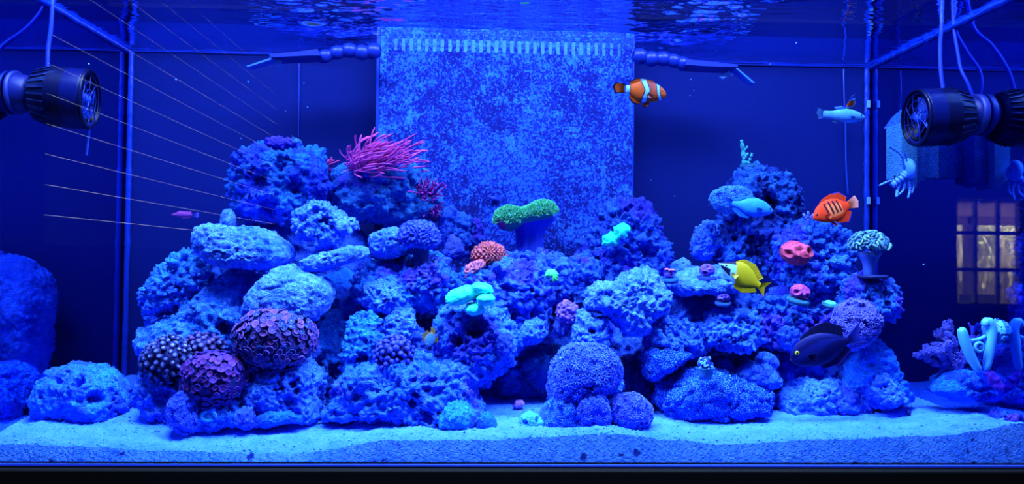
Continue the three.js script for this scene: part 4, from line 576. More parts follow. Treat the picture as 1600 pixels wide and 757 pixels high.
{ // white cup plug with a studded blue knob, in front of the star polyp boulder
  const z = -0.085, t = thing('plug_frag', 'blue studded frag in a white cup shaped plug before the star polyp boulder', 'coral', at(1102, 582, z)), s = mpp(z);
  part('cup', paint(lathe([[0, -12], [8, -12], [11, -4], [13.5, 5], [15, 7], [13, 7], [10, 4], [0, 3]].map(([x, y]) => [x * s, y * s]), 28), () => [0.07, 0.36, 0.88]), M.rock, t, null, 'white ceramic cup');
  const r = rng(77), g = polypGeo([0.02, 0.07, 0.6], [0.03, 0.16, 0.8], [0.12, 0.35, 0.9], true);
  part('core', paint(lathe([[0, 3], [9, 3], [10, 12], [7, 22], [0, 25]].map(([x, y]) => [x * s, y * s]), 20), () => [0.01, 0.02, 0.3]), M.tissue, t);
  for (let k = 0; k < 46; k++) { const a = r() * 2 * PI, h = r(), q = 10.5 * Math.sqrt(1 - h * h * 0.75), m = part('polyp', g, M.tissue, t, V(Math.cos(a) * q * s, (6 + 18 * h) * s, Math.sin(a) * q * s)); turnTo(m, V(Math.cos(a), h * 1.5, Math.sin(a))); m.scale.setScalar(2.4 * s); }
}
{ // green hammer coral on its own stem at the right
  const z = -0.11, c = at(1358, 430, z), t = thing('hammer_coral', 'pale green hammer coral on a stem and dark disc, right end of the rockwork', 'coral', c), s = mpp(z), r = rng(81);
  part('stem', paint(lathe([[8, 0], [9, 8], [10, 18], [15, 28], [20, 36], [0, 38]].map(([x, y]) => [x * s, y * s]), 24), () => [0.03, 0.08, 0.5]), M.tissue, t, null, 'bluish stem');
  part('plug', paint(lathe([[0, -6], [22, -6], [24, -3], [22, 0], [0, 1]].map(([x, y]) => [x * s, y * s]), 28), () => [0.004, 0.008, 0.08]), M.tissue, t, V(6 * s, 0, 0), 'dark plug disc');
  const tip = mergeGeometries([tube([V(0, 0, 0), V(0.06, 0.55, 0), V(0, 1, 0)], 0.17, 6, 6), tube([V(-0.42, 1.0, 0), V(0, 1.12, 0), V(0.42, 1.0, 0)], 0.19, 6, 6)]);
  for (let k = 0; k < 150; k++) { const y = 0.98 - 1.1 * (k + 0.5) / 150, a = k * 2.39996, q = Math.sqrt(Math.max(0, 1 - y * y)), d = V(Math.cos(a) * q, y, Math.sin(a) * q), m = part('tentacle', tip, k % 3 ? M.hammerA ??= std([0.012, 0.09, 0.26], 0.7) : M.hammerB ??= std([0.05, 0.17, 0.20], 0.7), t, V(d.x * 22 * s, (42 + d.y * 18) * s, d.z * 20 * s)); turnTo(m, V(d.x, d.y + 0.25, d.z)); m.rotateY(r() * 6); m.scale.setScalar((7.5 + 3 * r()) * s); }
}
{ // tuft on top of the purple pinnacle
  const z = -0.275, t = thing('finger_coral', 'dark little tuft of finger coral on the very top of the purple pinnacle', 'coral', at(984, 324, z)), s = mpp(z), r = rng(83);
  for (let k = 0; k < 18; k++) { const a = r() * PI, L = 10 + r() * 11; part('branch', paint(tube([V((r() - 0.5) * 12 * s, 0, (r() - 0.5) * 8 * s), V(Math.cos(a) * L * 0.4 * s, L * 0.6 * s, (r() - 0.4) * 5 * s), V(Math.cos(a) * L * 0.8 * s, (0.4 + Math.sin(a)) * L * 0.75 * s, (r() - 0.4) * 8 * s)], (q) => 1.9 * s * (1 - 0.3 * q), 6, 8), () => mix3([0.012, 0.04, 0.32], [0.03, 0.10, 0.5], r())), M.tissue, t); }
}
// shells and snails
function shell(name, label, px, py, z, size, tiltZ, tiltY, c0, c1, turns = 4, category = 'snail') {
  const s = mpp(z) * size, t = thing(name, label, category, at(px, py, z)), pts = [], N = 70;
  for (let k = 0; k <= N; k++) { const q = k / N, a = q * turns * 2 * PI, R = 0.52 * (1 - q) ** 1.15; pts.push(V(Math.cos(a) * R, -0.5 + 1.45 * q ** 0.9, Math.sin(a) * R).multiplyScalar(s)); }
  const g = tube(pts, (q) => s * (0.02 + 0.40 * (1 - q) ** 1.1), 12, 120), uv = g.attributes.uv;
  const sh = part('shell', paint(g, (x, y, zz, i) => mix3(c0, c1, clamp(0.5 + 0.9 * noise(uv.getY(i) * 60, uv.getX(i) * 8, 3)))), M.tissue, t);
  part('opening', paint(new THREE.TorusGeometry(0.3 * s, 0.09 * s, 8, 20), () => c1), M.tissue, sh, V(0.62 * s, -0.55 * s, 0.12 * s)).rotation.y = 0.6;
  t.rotation.set(0.1, tiltY, tiltZ); return t;
}
shell('turban_snail', 'small dark cone snail on the crest of the left boulder', 460, 219, -0.225, 9, 0.5, 0.4, [0.01, 0.06, 0.34], [0.04, 0.20, 0.6]);
shell('turban_snail', 'dark striped snail at the foot of the toadstool stalk', 838, 396, -0.245, 11, 1.5, 0.2, [0.004, 0.006, 0.05], [0.02, 0.06, 0.4], 3);
shell('limpet', 'round limpet clinging to the front of the overflow box', 769, 308, -0.343, 13, 0, 1.2, [0.01, 0.02, 0.34], [0.02, 0.06, 0.6], 2);
shell('whelk', 'dark snail half buried at the right edge of the sand', 1577, 655, -0.028, 16, 1.2, -0.5, [0.02, 0.015, 0.22], [0.08, 0.03, 0.36], 3);
{ const { g, c } = blob([811, 660, 814, 650, 828, 643, 842, 648, 852, 660, 850, 670, 832, 672, 816, 670], -0.075, 0.016, 'white', { detail: 30, k: 0.001, p: 0, l: 0.003, c: 0, f: 0.0006, hollows: [[840, 656, 5, 0.012], [820, 661, 5, 0.008]], a: [0.03, 0.30, 0.85], b: [0.06, 0.40, 0.95] }); whole('empty_shell', g, M.rock, 'empty white shell with dark openings lying on the sand at centre', 'shell').position.copy(c); }
{ let z = -0.02; while (z > -0.35 && at(1419, 645, z).y > sandHeight(at(1419, 645, z).x, z) + 0.004) z -= 0.004;
  const t = thing('pebble_snail', 'round black snail on the sand near the right pile', 'snail', at(1419, 645, z)), s = mpp(z); part('shell', paint(lathe([[0, -4], [3.5, -3], [4.6, 0], [3.4, 3], [0, 4.4]].map(([x, y]) => [x * s, y * s]), 18), () => [0.006, 0.008, 0.12]), M.tissue, t); part('foot', rbox(6 * s, 1.5 * s, 6 * s, 0.5 * s, 0, -4 * s, 0), M.blackPlastic, t); }
{ const { g, c } = blob([803, 634, 806, 627, 816, 625, 820, 631, 814, 638, 805, 638], -0.17, 0.008, 'white', { detail: 14, tint: () => [0.22, 0.10, 0.55] }); whole('pink_shell', g, M.tissue, 'small pink shell lying in the dark central cave', 'shell').position.copy(c); }
{ // ringed pale mouth of a tube animal at the left foot
  const h = seat(327, 650, -0.09, 0.002), s = mpp(h.p.z), t = thing('ring_coral', 'pale turquoise ring shaped polyp at the left foot of the pile', 'coral', h.p); turnTo(t, V(0, 0.25, 1));
  part('rim', paint(new THREE.TorusGeometry(8.5 * s, 3 * s, 10, 28).rotateX(PI / 2).scale(1.2, 1, 0.85), () => [0.03, 0.34, 0.72]), M.tissue, t); part('disc', paint(lathe([[0, 1.5], [5, 0.5], [9, -1], [8, -4], [0, -5]].map(([x, y]) => [x * s * 1.1, y * s]), 20), () => [0.02, 0.2, 0.6]), M.tissue, t);
}

// ---------------------------------------------------------------- fish: lofted bodies, rayed fins, eyes
function ease(tab, t, k) { let i = 1; while (i < tab.length - 1 && t > tab[i][0]) i++; const a = tab[i - 1], b = tab[i], p = tab[Math.max(0, i - 2)], n = tab[Math.min(tab.length - 1, i + 1)], u = clamp((t - a[0]) / (b[0] - a[0])); const m0 = (b[k] - p[k]) / Math.max(1e-6, b[0] - p[0]) * (b[0] - a[0]), m1 = (n[k] - a[k]) / Math.max(1e-6, n[0] - a[0]) * (b[0] - a[0]); const u2 = u * u, u3 = u2 * u; return (2 * u3 - 3 * u2 + 1) * a[k] + (u3 - 2 * u2 + u) * m0 + (3 * u2 - 2 * u3) * b[k] + (u3 - u2) * m1; }
// profile rows: [0 nose .. 1 tail root, top, bottom, half width], all in body lengths; x runs from +0.5 at the nose to -0.5
function bodyGeo(L, prof, color) {
  const nt = 110, nr = 48, pos = [], idx = [], col = [];
  for (let i = 0; i <= nt; i++) {
    const t = i / nt, top = ease(prof, t, 1), bot = ease(prof, t, 2), w = Math.max(0.0005, ease(prof, t, 3)), yc = (top + bot) / 2, hy = Math.max(0.0005, (top - bot) / 2);
    for (let j = 0; j < nr; j++) { const a = j / nr * 2 * PI, cz = Math.cos(a), sy = Math.sin(a); pos.push((0.5 - t) * L, (yc + hy * sy) * L, Math.sign(cz) * Math.abs(cz) ** 1.15 * w * L); col.push(...color(t, sy, (0.5 - t), yc + hy * sy)); }
  }
  for (let i = 0; i < nt; i++) for (let j = 0; j < nr; j++) { const a = i * nr + j, b = i * nr + (j + 1) % nr, c = a + nr, d = b + nr; idx.push(a, b, c, b, d, c); }
  for (const [i, f] of [[0, 1], [nt, 0]]) { const k = pos.length / 3; let x = 0, y = 0; for (let j = 0; j < nr; j++) { x += pos[(i * nr + j) * 3] / nr; y += pos[(i * nr + j) * 3 + 1] / nr; } pos.push(x, y, 0); col.push(...color(i / nt, 0, 0.5 - i / nt, y / L)); for (let j = 0; j < nr; j++) { const a = i * nr + j, b = i * nr + (j + 1) % nr; f ? idx.push(k, b, a) : idx.push(k, a, b); } }
  const g = new THREE.BufferGeometry(); g.setAttribute('position', new THREE.Float32BufferAttribute(pos, 3)); g.setAttribute('color', new THREE.Float32BufferAttribute(col, 3)); g.setIndex(idx); g.computeVertexNormals(); return g;
}
const along = (pts, s) => { const f = s * (pts.length - 1), i = Math.min(pts.length - 2, Math.floor(f)), u = f - i; return [lerp(pts[i][0], pts[i + 1][0], u), lerp(pts[i][1], pts[i + 1][1], u)]; };
function finGeo(L, base, outer, color, bend = 0, th = 0.012, rays = 16) { // a fin with thickness and raised rays between a base line and an outer line
  const ns = rays * 3, nr = 10, pos = [], col = [], idx = [], side = (ns + 1) * (nr + 1);
  for (const f of [1, -1]) for (let i = 0; i <= ns; i++) for (let j = 0; j <= nr; j++) { const s = i / ns, r = j / nr, a = along(base, s), b = along(outer, s), ray = i % 3 === 0 ? 1.5 : 0.75; pos.push(lerp(a[0], b[0], r) * L, lerp(a[1], b[1], r) * L, (f * th * (1 - 0.8 * r) * ray + bend * r * r) * L); col.push(...color(s, r)); }
  for (let f = 0; f < 2; f++) for (let i = 0; i < ns; i++) for (let j = 0; j < nr; j++) { const a = f * side + i * (nr + 1) + j, b = a + nr + 1; f ? idx.push(a, a + 1, b, a + 1, b + 1, b) : idx.push(a, b, a + 1, a + 1, b, b + 1); }
  const join = (a, b) => idx.push(a, b, a + side, b, b + side, a + side);
  for (let i = 0; i < ns; i++) join(i * (nr + 1) + nr, (i + 1) * (nr + 1) + nr); for (let j = 0; j < nr; j++) { join(j, j + 1); join(ns * (nr + 1) + j, ns * (nr + 1) + j + 1); }
  const g = new THREE.BufferGeometry(); g.setAttribute('position', new THREE.Float32BufferAttribute(pos, 3)); g.setAttribute('color', new THREE.Float32BufferAttribute(col, 3)); g.setIndex(idx); g.computeVertexNormals(); return g;
}
function eyeGeo(r, iris) { const g = new THREE.SphereGeometry(r, 24, 16); return paint(g, (x, y, z) => { const q = Math.hypot(x, y) / r; return q < 0.5 ? [0.002, 0.002, 0.004] : q < 0.85 ? iris : [0.01, 0.01, 0.03]; }); }
// nose and tail root in photograph pixels give length and tilt; z is the depth; turn swings the fish about its own upright axis
function fish(name, label, nose, tail, z, turn, prof, color, fins, eye, mouth = [0.02, 0.01, 0.06]) {
  const a = at(nose[0], nose[1], z), b = at(tail[0], tail[1], z), L = a.distanceTo(b) / Math.cos(turn), t = thing(name, label, 'fish', a.clone().add(b).multiplyScalar(0.5));
  const X = a.clone().sub(b).normalize(), Y = V(0, 1, 0).addScaledVector(X, -X.y).normalize(), Z = V().crossVectors(X, Y);
  t.quaternion.setFromRotationMatrix(new THREE.Matrix4().makeBasis(X, Y, Z)); t.rotateY(turn);
  part('body', bodyGeo(L, prof, color), M.fish, t);
  for (const [n, base, outer, c, bend = 0, place] of fins) { const sides = place ? [1, -1] : [1]; for (const s of sides) { const m = part(n, finGeo(L, base, outer, c, place ? 0.05 * s : bend), M.fin, t); if (place) m.position.set(place[0] * L, place[1] * L, s * place[2] * L); } }
  for (const s of [1, -1]) { const e = part('eye', eyeGeo(eye[2] * L, eye[4]), M.eye, t, V(eye[0] * L, eye[1] * L, s * eye[3] * L)); e.scale.z = 0.55; }
  part('mouth', new THREE.TorusGeometry(0.018 * L, 0.008 * L, 6, 12).rotateY(PI / 2), std(mouth, 0.5), t, V(0.492 * L, (ease(prof, 0.01, 1) + ease(prof, 0.01, 2)) / 2 * L, 0));
  return t;
}
{ // clownfish: three white bands with black borders
  const W = [0.16, 0.42, 0.95], O = [0.50, 0.070, 0.012], B = [0.006, 0.005, 0.03], D = [0.13, 0.02, 0.05];  // D is shade painted into the orange of the upper body
  const band = (t, v) => { const e1 = 0.235 - 0.05 * v * v + 0.05 * v, e2 = 0.56 + 0.02 * v - 0.05 * Math.exp(-((v / 0.45) ** 2)), e3 = 0.965; for (const [c, w] of [[e1, 0.032], [e2, 0.052], [e3, 0.05]]) { const d = Math.abs(t - c); if (d < w) return W; if (d < w + 0.022) return B; } return null; };
  fish('clownfish', 'orange clownfish with white bands swimming right before the overflow', [1042, 147], [977, 140], -0.09, 0.12, [[0, 0.012, -0.045, 0.004], [0.05, 0.085, -0.10, 0.06], [0.15, 0.165, -0.165, 0.105], [0.32, 0.235, -0.225, 0.135], [0.5, 0.255, -0.25, 0.135], [0.68, 0.225, -0.235, 0.11], [0.84, 0.14, -0.15, 0.065], [0.94, 0.095, -0.095, 0.04], [1, 0.10, -0.095, 0.03]],
    (t, v) => band(t, v) ?? mix3(O, D, clamp((1 - Math.abs(t - 0.42) * 3.2) * (0.5 + 0.5 * v))), [
      ['tail_fin', [[-0.49, 0.095], [-0.49, 0], [-0.49, -0.09]], [[-0.75, 0.14], [-0.83, 0.02], [-0.75, -0.125]], (s, r) => (r > 0.86 || s < 0.07 || s > 0.93 ? B : r < 0.14 ? W : O)],
      ['dorsal_fin', [[0.2, 0.21], [0.0, 0.25], [-0.2, 0.2], [-0.37, 0.1]], [[0.14, 0.29], [-0.02, 0.30], [-0.13, 0.31], [-0.3, 0.28], [-0.44, 0.17]], (s, r) => (r > 0.72 ? B : Math.abs(s - 0.45) < 0.13 ? W : O)],
      ['anal_fin', [[-0.08, -0.24], [-0.22, -0.19], [-0.36, -0.12]], [[-0.14, -0.32], [-0.3, -0.32], [-0.42, -0.19]], (s, r) => (r > 0.76 ? B : O)],
      ['pelvic_fin', [[0.12, -0.21], [0.02, -0.24]], [[0.06, -0.37], [-0.1, -0.35]], (s, r) => (r > 0.8 ? B : [0.4, 0.1, 0.05])],
      ['pectoral_fin', [[0.0, 0.03], [0.0, -0.04]], [[-0.13, 0.05], [-0.17, -0.02], [-0.12, -0.09]], (s, r) => (r > 0.82 ? B : [0.6, 0.22, 0.2]), 0, [0.14, -0.09, 0.115]]],
    [0.37, 0.055, 0.028, 0.083, [0.5, 0.16, 0.05]]);
  // a second one, small and far back, seen end on
  fish('clownfish', 'tiny second clownfish far behind the pale white fish, seen end on', [1333, 172], [1325, 157], -0.36, 1.0, [[0, 0.012, -0.045, 0.004], [0.15, 0.165, -0.165, 0.105], [0.5, 0.255, -0.25, 0.135], [0.84, 0.14, -0.15, 0.065], [1, 0.10, -0.095, 0.03]], (t, v) => band(t, v) ?? O, [
    ['tail_fin', [[-0.49, 0.095], [-0.49, -0.09]], [[-0.75, 0.14], [-0.75, -0.125]], () => W], ['dorsal_fin', [[0.2, 0.21], [-0.37, 0.1]], [[0.1, 0.31], [-0.4, 0.2]], () => W]], [0.37, 0.055, 0.028, 0.083, [0.5, 0.16, 0.05]]);
}
{ // pale molly
  const c = (t, v) => mix3([0.06, 0.30, 0.95], [0.12, 0.42, 0.97], clamp(0.5 + 0.5 * noise(t * 30, v * 6, 2)));
  fish('pale_fish', 'slim pale white fish swimming right beside the right corner seam', [1354, 183], [1284, 179], -0.16, 0.1, [[0, 0.005, -0.02, 0.004], [0.06, 0.05, -0.06, 0.035], [0.2, 0.115, -0.115, 0.07], [0.42, 0.155, -0.15, 0.085], [0.62, 0.125, -0.13, 0.065], [0.8, 0.085, -0.09, 0.035], [1, 0.075, -0.08, 0.02]], c, [
    ['tail_fin', [[-0.48, 0.075], [-0.48, 0], [-0.48, -0.08]], [[-0.64, 0.14], [-0.70, 0.02], [-0.62, -0.12]], (s, r) => (r > 0.78 ? [0.01, 0.02, 0.25] : [0.1, 0.3, 0.85])],
    ['dorsal_fin', [[0.02, 0.15], [-0.18, 0.11]], [[-0.06, 0.21], [-0.24, 0.17]], () => [0.08, 0.3, 0.9]], ['anal_fin', [[-0.12, -0.13], [-0.22, -0.1]], [[-0.2, -0.19], [-0.28, -0.15]], () => [0.1, 0.35, 0.9]],
    ['pectoral_fin', [[0, 0.02], [0, -0.03]], [[-0.12, 0.02], [-0.1, -0.06]], () => [0.08, 0.3, 0.9], 0, [0.2, -0.03, 0.07]]], [0.37, 0.03, 0.026, 0.045, [0.02, 0.06, 0.3]]);
}
{ // flame coloured dwarf angel with dark bars
  const R = [0.72, 0.038, 0.012], bar = (t, v) => { for (const [c, w] of [[0.40, 0.024], [0.52, 0.026], [0.635, 0.026], [0.74, 0.022]]) if (Math.abs(t - c + 0.03 * v) < w && v > -0.35 && v < 0.8) return 1; return 0; };
  fish('flame_angel', 'bright red orange fish with dark bars diving left at the right end', [1271, 341], [1325, 320], -0.15, -0.1, [[0, 0.0, -0.035, 0.004], [0.06, 0.10, -0.10, 0.05], [0.2, 0.235, -0.19, 0.085], [0.4, 0.315, -0.28, 0.10], [0.6, 0.31, -0.30, 0.09], [0.78, 0.24, -0.25, 0.06], [0.92, 0.12, -0.13, 0.03], [1, 0.09, -0.10, 0.02]],
    (t, v) => (bar(t, v) ? [0.03, 0.006, 0.02] : t > 0.4 && t < 0.8 && Math.abs(v) < 0.55 ? [0.78, 0.15, 0.05] : R), [
      ['tail_fin', [[-0.48, 0.085], [-0.48, -0.095]], [[-0.72, 0.17], [-0.76, 0], [-0.70, -0.16]], (s, r) => mix3([0.8, 0.16, 0.05], [0.85, 0.32, 0.3], r)],
      ['dorsal_fin', [[0.24, 0.26], [0.1, 0.31], [-0.1, 0.30], [-0.3, 0.22], [-0.42, 0.10]], [[0.2, 0.31], [0.06, 0.39], [-0.14, 0.43], [-0.36, 0.42], [-0.52, 0.22]], (s, r) => (r > 0.8 && s > 0.55 ? [0.05, 0.03, 0.3] : R)],
      ['anal_fin', [[-0.02, -0.29], [-0.2, -0.28], [-0.42, -0.12]], [[-0.1, -0.38], [-0.36, -0.43], [-0.52, -0.2]], (s, r) => (r > 0.82 ? [0.1, 0.03, 0.3] : R)],
      ['pelvic_fin', [[0.12, -0.24], [0.06, -0.27]], [[0.0, -0.42], [-0.06, -0.38]], () => R],
      ['pectoral_fin', [[0, 0.03], [0, -0.05]], [[-0.14, 0.04], [-0.15, -0.05], [-0.1, -0.1]], () => [0.85, 0.12, 0.05], 0, [0.2, -0.06, 0.085]]], [0.38, 0.05, 0.036, 0.06, [0.25, 0.02, 0.02]]);
}
{ // sky blue chromis
  fish('blue_fish', 'plain sky blue oval fish hovering before the dark tower', [1209, 330], [1142, 318], -0.13, 0.12, [[0, 0.01, -0.03, 0.004], [0.05, 0.07, -0.08, 0.045], [0.18, 0.16, -0.14, 0.08], [0.4, 0.215, -0.20, 0.10], [0.62, 0.18, -0.185, 0.08], [0.82, 0.085, -0.10, 0.04], [1, 0.05, -0.06, 0.02]], (t, v) => mix3([0.010, 0.13, 0.92], [0.02, 0.20, 0.96], clamp(0.5 + 0.5 * noise(t * 26, v * 7, 5))), [
    ['tail_fin', [[-0.48, 0.05], [-0.48, 0], [-0.48, -0.06]], [[-0.82, 0.13], [-0.62, 0.0], [-0.80, -0.10]], () => [0.015, 0.13, 0.8]],
    ['dorsal_fin', [[0.18, 0.18], [0, 0.21], [-0.2, 0.17], [-0.4, 0.07]], [[0.12, 0.22], [-0.04, 0.24], [-0.26, 0.22], [-0.5, 0.09]], () => [0.012, 0.14, 0.85]],
    ['anal_fin', [[0.0, -0.2], [-0.2, -0.17], [-0.4, -0.08]], [[-0.06, -0.27], [-0.28, -0.26], [-0.48, -0.12]], () => [0.012, 0.14, 0.85]],
    ['pectoral_fin', [[0, 0.03], [0, -0.03]], [[-0.16, 0.03], [-0.14, -0.07]], () => [0.02, 0.2, 0.9], 0, [0.2, -0.03, 0.085]]], [0.39, 0.03, 0.030, 0.055, [0.02, 0.1, 0.5]]);
}
{ // yellow foxface: dark and white mask, yellow body
  const Y = [0.27, 0.205, 0.006], K = [0.002, 0.002, 0.02], W = [0.13, 0.33, 0.95];
  fish('foxface', 'yellow fish with a black and white striped face facing left over the shelf', [1124, 412], [1186, 447], -0.115, -0.15, [[0, 0.02, -0.03, 0.01], [0.08, 0.07, -0.06, 0.03], [0.2, 0.16, -0.13, 0.06], [0.38, 0.255, -0.21, 0.085], [0.56, 0.27, -0.235, 0.085], [0.76, 0.19, -0.18, 0.06], [0.92, 0.08, -0.085, 0.03], [1, 0.06, -0.065, 0.02]],
    (t, v, x, y) => { const q = t + 0.10 * v; if (q > 0.40) return Y; if (v > 0.52 && t < 0.38) return K; if (v < -0.1 && v > -0.75 && q > 0.02 && q < 0.27) return K; return W; }, [
      ['tail_fin', [[-0.48, 0.06], [-0.48, 0], [-0.48, -0.065]], [[-0.68, 0.2], [-0.6, 0.01], [-0.68, -0.18]], () => Y],
      ['dorsal_fin', [[0.22, 0.2], [0.06, 0.27], [-0.14, 0.25], [-0.42, 0.09]], [[0.2, 0.25], [0.04, 0.35], [-0.2, 0.36], [-0.48, 0.18]], (s, r) => (s < 0.12 ? K : Y)],
      ['anal_fin', [[0.02, -0.23], [-0.16, -0.22], [-0.42, -0.09]], [[-0.04, -0.31], [-0.24, -0.32], [-0.5, -0.16]], () => Y],
      ['pectoral_fin', [[0, 0.03], [0, -0.04]], [[-0.14, 0.02], [-0.12, -0.08]], () => [0.6, 0.55, 0.1], 0, [0.16, -0.06, 0.075]]], [0.33, 0.035, 0.03, 0.042, [0.05, 0.05, 0.2]]);
}
{ // dark bristle-toothed tang with a yellow eye ring
  fish('tang', 'dark blue tang with fine pinstripes and a yellow ringed eye, facing left above the sand', [1236, 562], [1324, 530], -0.085, -0.12, [[0, 0.0, -0.05, 0.006], [0.05, 0.09, -0.11, 0.05], [0.18, 0.205, -0.19, 0.08], [0.4, 0.265, -0.255, 0.095], [0.62, 0.245, -0.25, 0.085], [0.82, 0.15, -0.165, 0.05], [0.95, 0.055, -0.07, 0.022], [1, 0.05, -0.06, 0.018]],
    (t, v) => mix3([0.001, 0.002, 0.055], [0.003, 0.006, 0.12], smooth(0.1, 0.6, Math.sin(v * 46 + t * 5)) * 0.8), [
      ['tail_fin', [[-0.48, 0.05], [-0.48, 0], [-0.48, -0.06]], [[-0.76, 0.22], [-0.66, 0.02], [-0.72, -0.12]], () => [0.02, 0.03, 0.45]],
      ['dorsal_fin', [[0.25, 0.22], [0.05, 0.265], [-0.2, 0.22], [-0.42, 0.07]], [[0.22, 0.28], [0.02, 0.37], [-0.24, 0.40], [-0.46, 0.24]], (s, r) => (r > 0.9 ? [0.02, 0.012, 0.16] : [0.002, 0.003, 0.045])],
      ['anal_fin', [[0.06, -0.255], [-0.2, -0.23], [-0.42, -0.09]], [[0.02, -0.33], [-0.22, -0.34], [-0.48, -0.18]], (s, r) => (r > 0.82 ? [0.10, 0.03, 0.26] : [0.002, 0.004, 0.08])],
      ['pectoral_fin', [[0, 0.03], [0, -0.05]], [[-0.14, 0.03], [-0.12, -0.09]], () => [0.002, 0.004, 0.09], 0, [0.22, -0.05, 0.082]]], [0.37, 0.065, 0.042, 0.062, [0.55, 0.55, 0.03]]);
}
fish('wrasse', 'small pinkish red wrasse gliding left of the rockwork near the corner seam', [268, 336], [300, 336], -0.17, 0.05, [[0, 0.005, -0.015, 0.006], [0.1, 0.07, -0.07, 0.04], [0.35, 0.135, -0.12, 0.06], [0.65, 0.12, -0.11, 0.05], [1, 0.06, -0.06, 0.02]], (t, v) => mix3([0.15, 0.02, 0.17], [0.07, 0.02, 0.24], clamp(0.5 - 0.6 * v)), [
  ['tail_fin', [[-0.48, 0.06], [-0.48, -0.06]], [[-0.8, 0.14], [-0.84, 0], [-0.8, -0.13]], () => [0.05, 0.05, 0.5]], ['dorsal_fin', [[0.2, 0.12], [-0.4, 0.08]], [[0.15, 0.19], [-0.48, 0.15]], () => [0.3, 0.05, 0.35]], ['anal_fin', [[0, -0.12], [-0.4, -0.08]], [[-0.05, -0.17], [-0.48, -0.14]], () => [0.2, 0.05, 0.4]]], [0.36, 0.03, 0.028, 0.035, [0.2, 0.1, 0.2]]);
fish('dwarf_angel', 'half hidden blue fish with a yellow fringe between the centre rocks', [668, 543], [676, 520], -0.115, 0.35, [[0, 0.005, -0.03, 0.006], [0.15, 0.22, -0.2, 0.08], [0.45, 0.36, -0.34, 0.12], [0.75, 0.28, -0.28, 0.08], [1, 0.12, -0.12, 0.03]], (t, v) => (Math.abs(v) > 0.82 || t > 0.86 ? [0.10, 0.07, 0.03] : mix3([0.01, 0.06, 0.5], [0.02, 0.10, 0.65], clamp(0.5 + 0.5 * Math.sin(t * 40)))), [
  ['tail_fin', [[-0.48, 0.12], [-0.48, -0.12]], [[-0.78, 0.22], [-0.78, -0.2]], () => [0.12, 0.09, 0.03]], ['dorsal_fin', [[0.25, 0.28], [-0.1, 0.35], [-0.42, 0.16]], [[0.2, 0.42], [-0.16, 0.54], [-0.52, 0.36]], () => [0.10, 0.06, 0.03]], ['anal_fin', [[0.1, -0.32], [-0.42, -0.16]], [[0.0, -0.5], [-0.52, -0.36]], () => [0.10, 0.06, 0.03]]], [0.33, 0.05, 0.05, 0.08, [0.3, 0.2, 0.05]]);

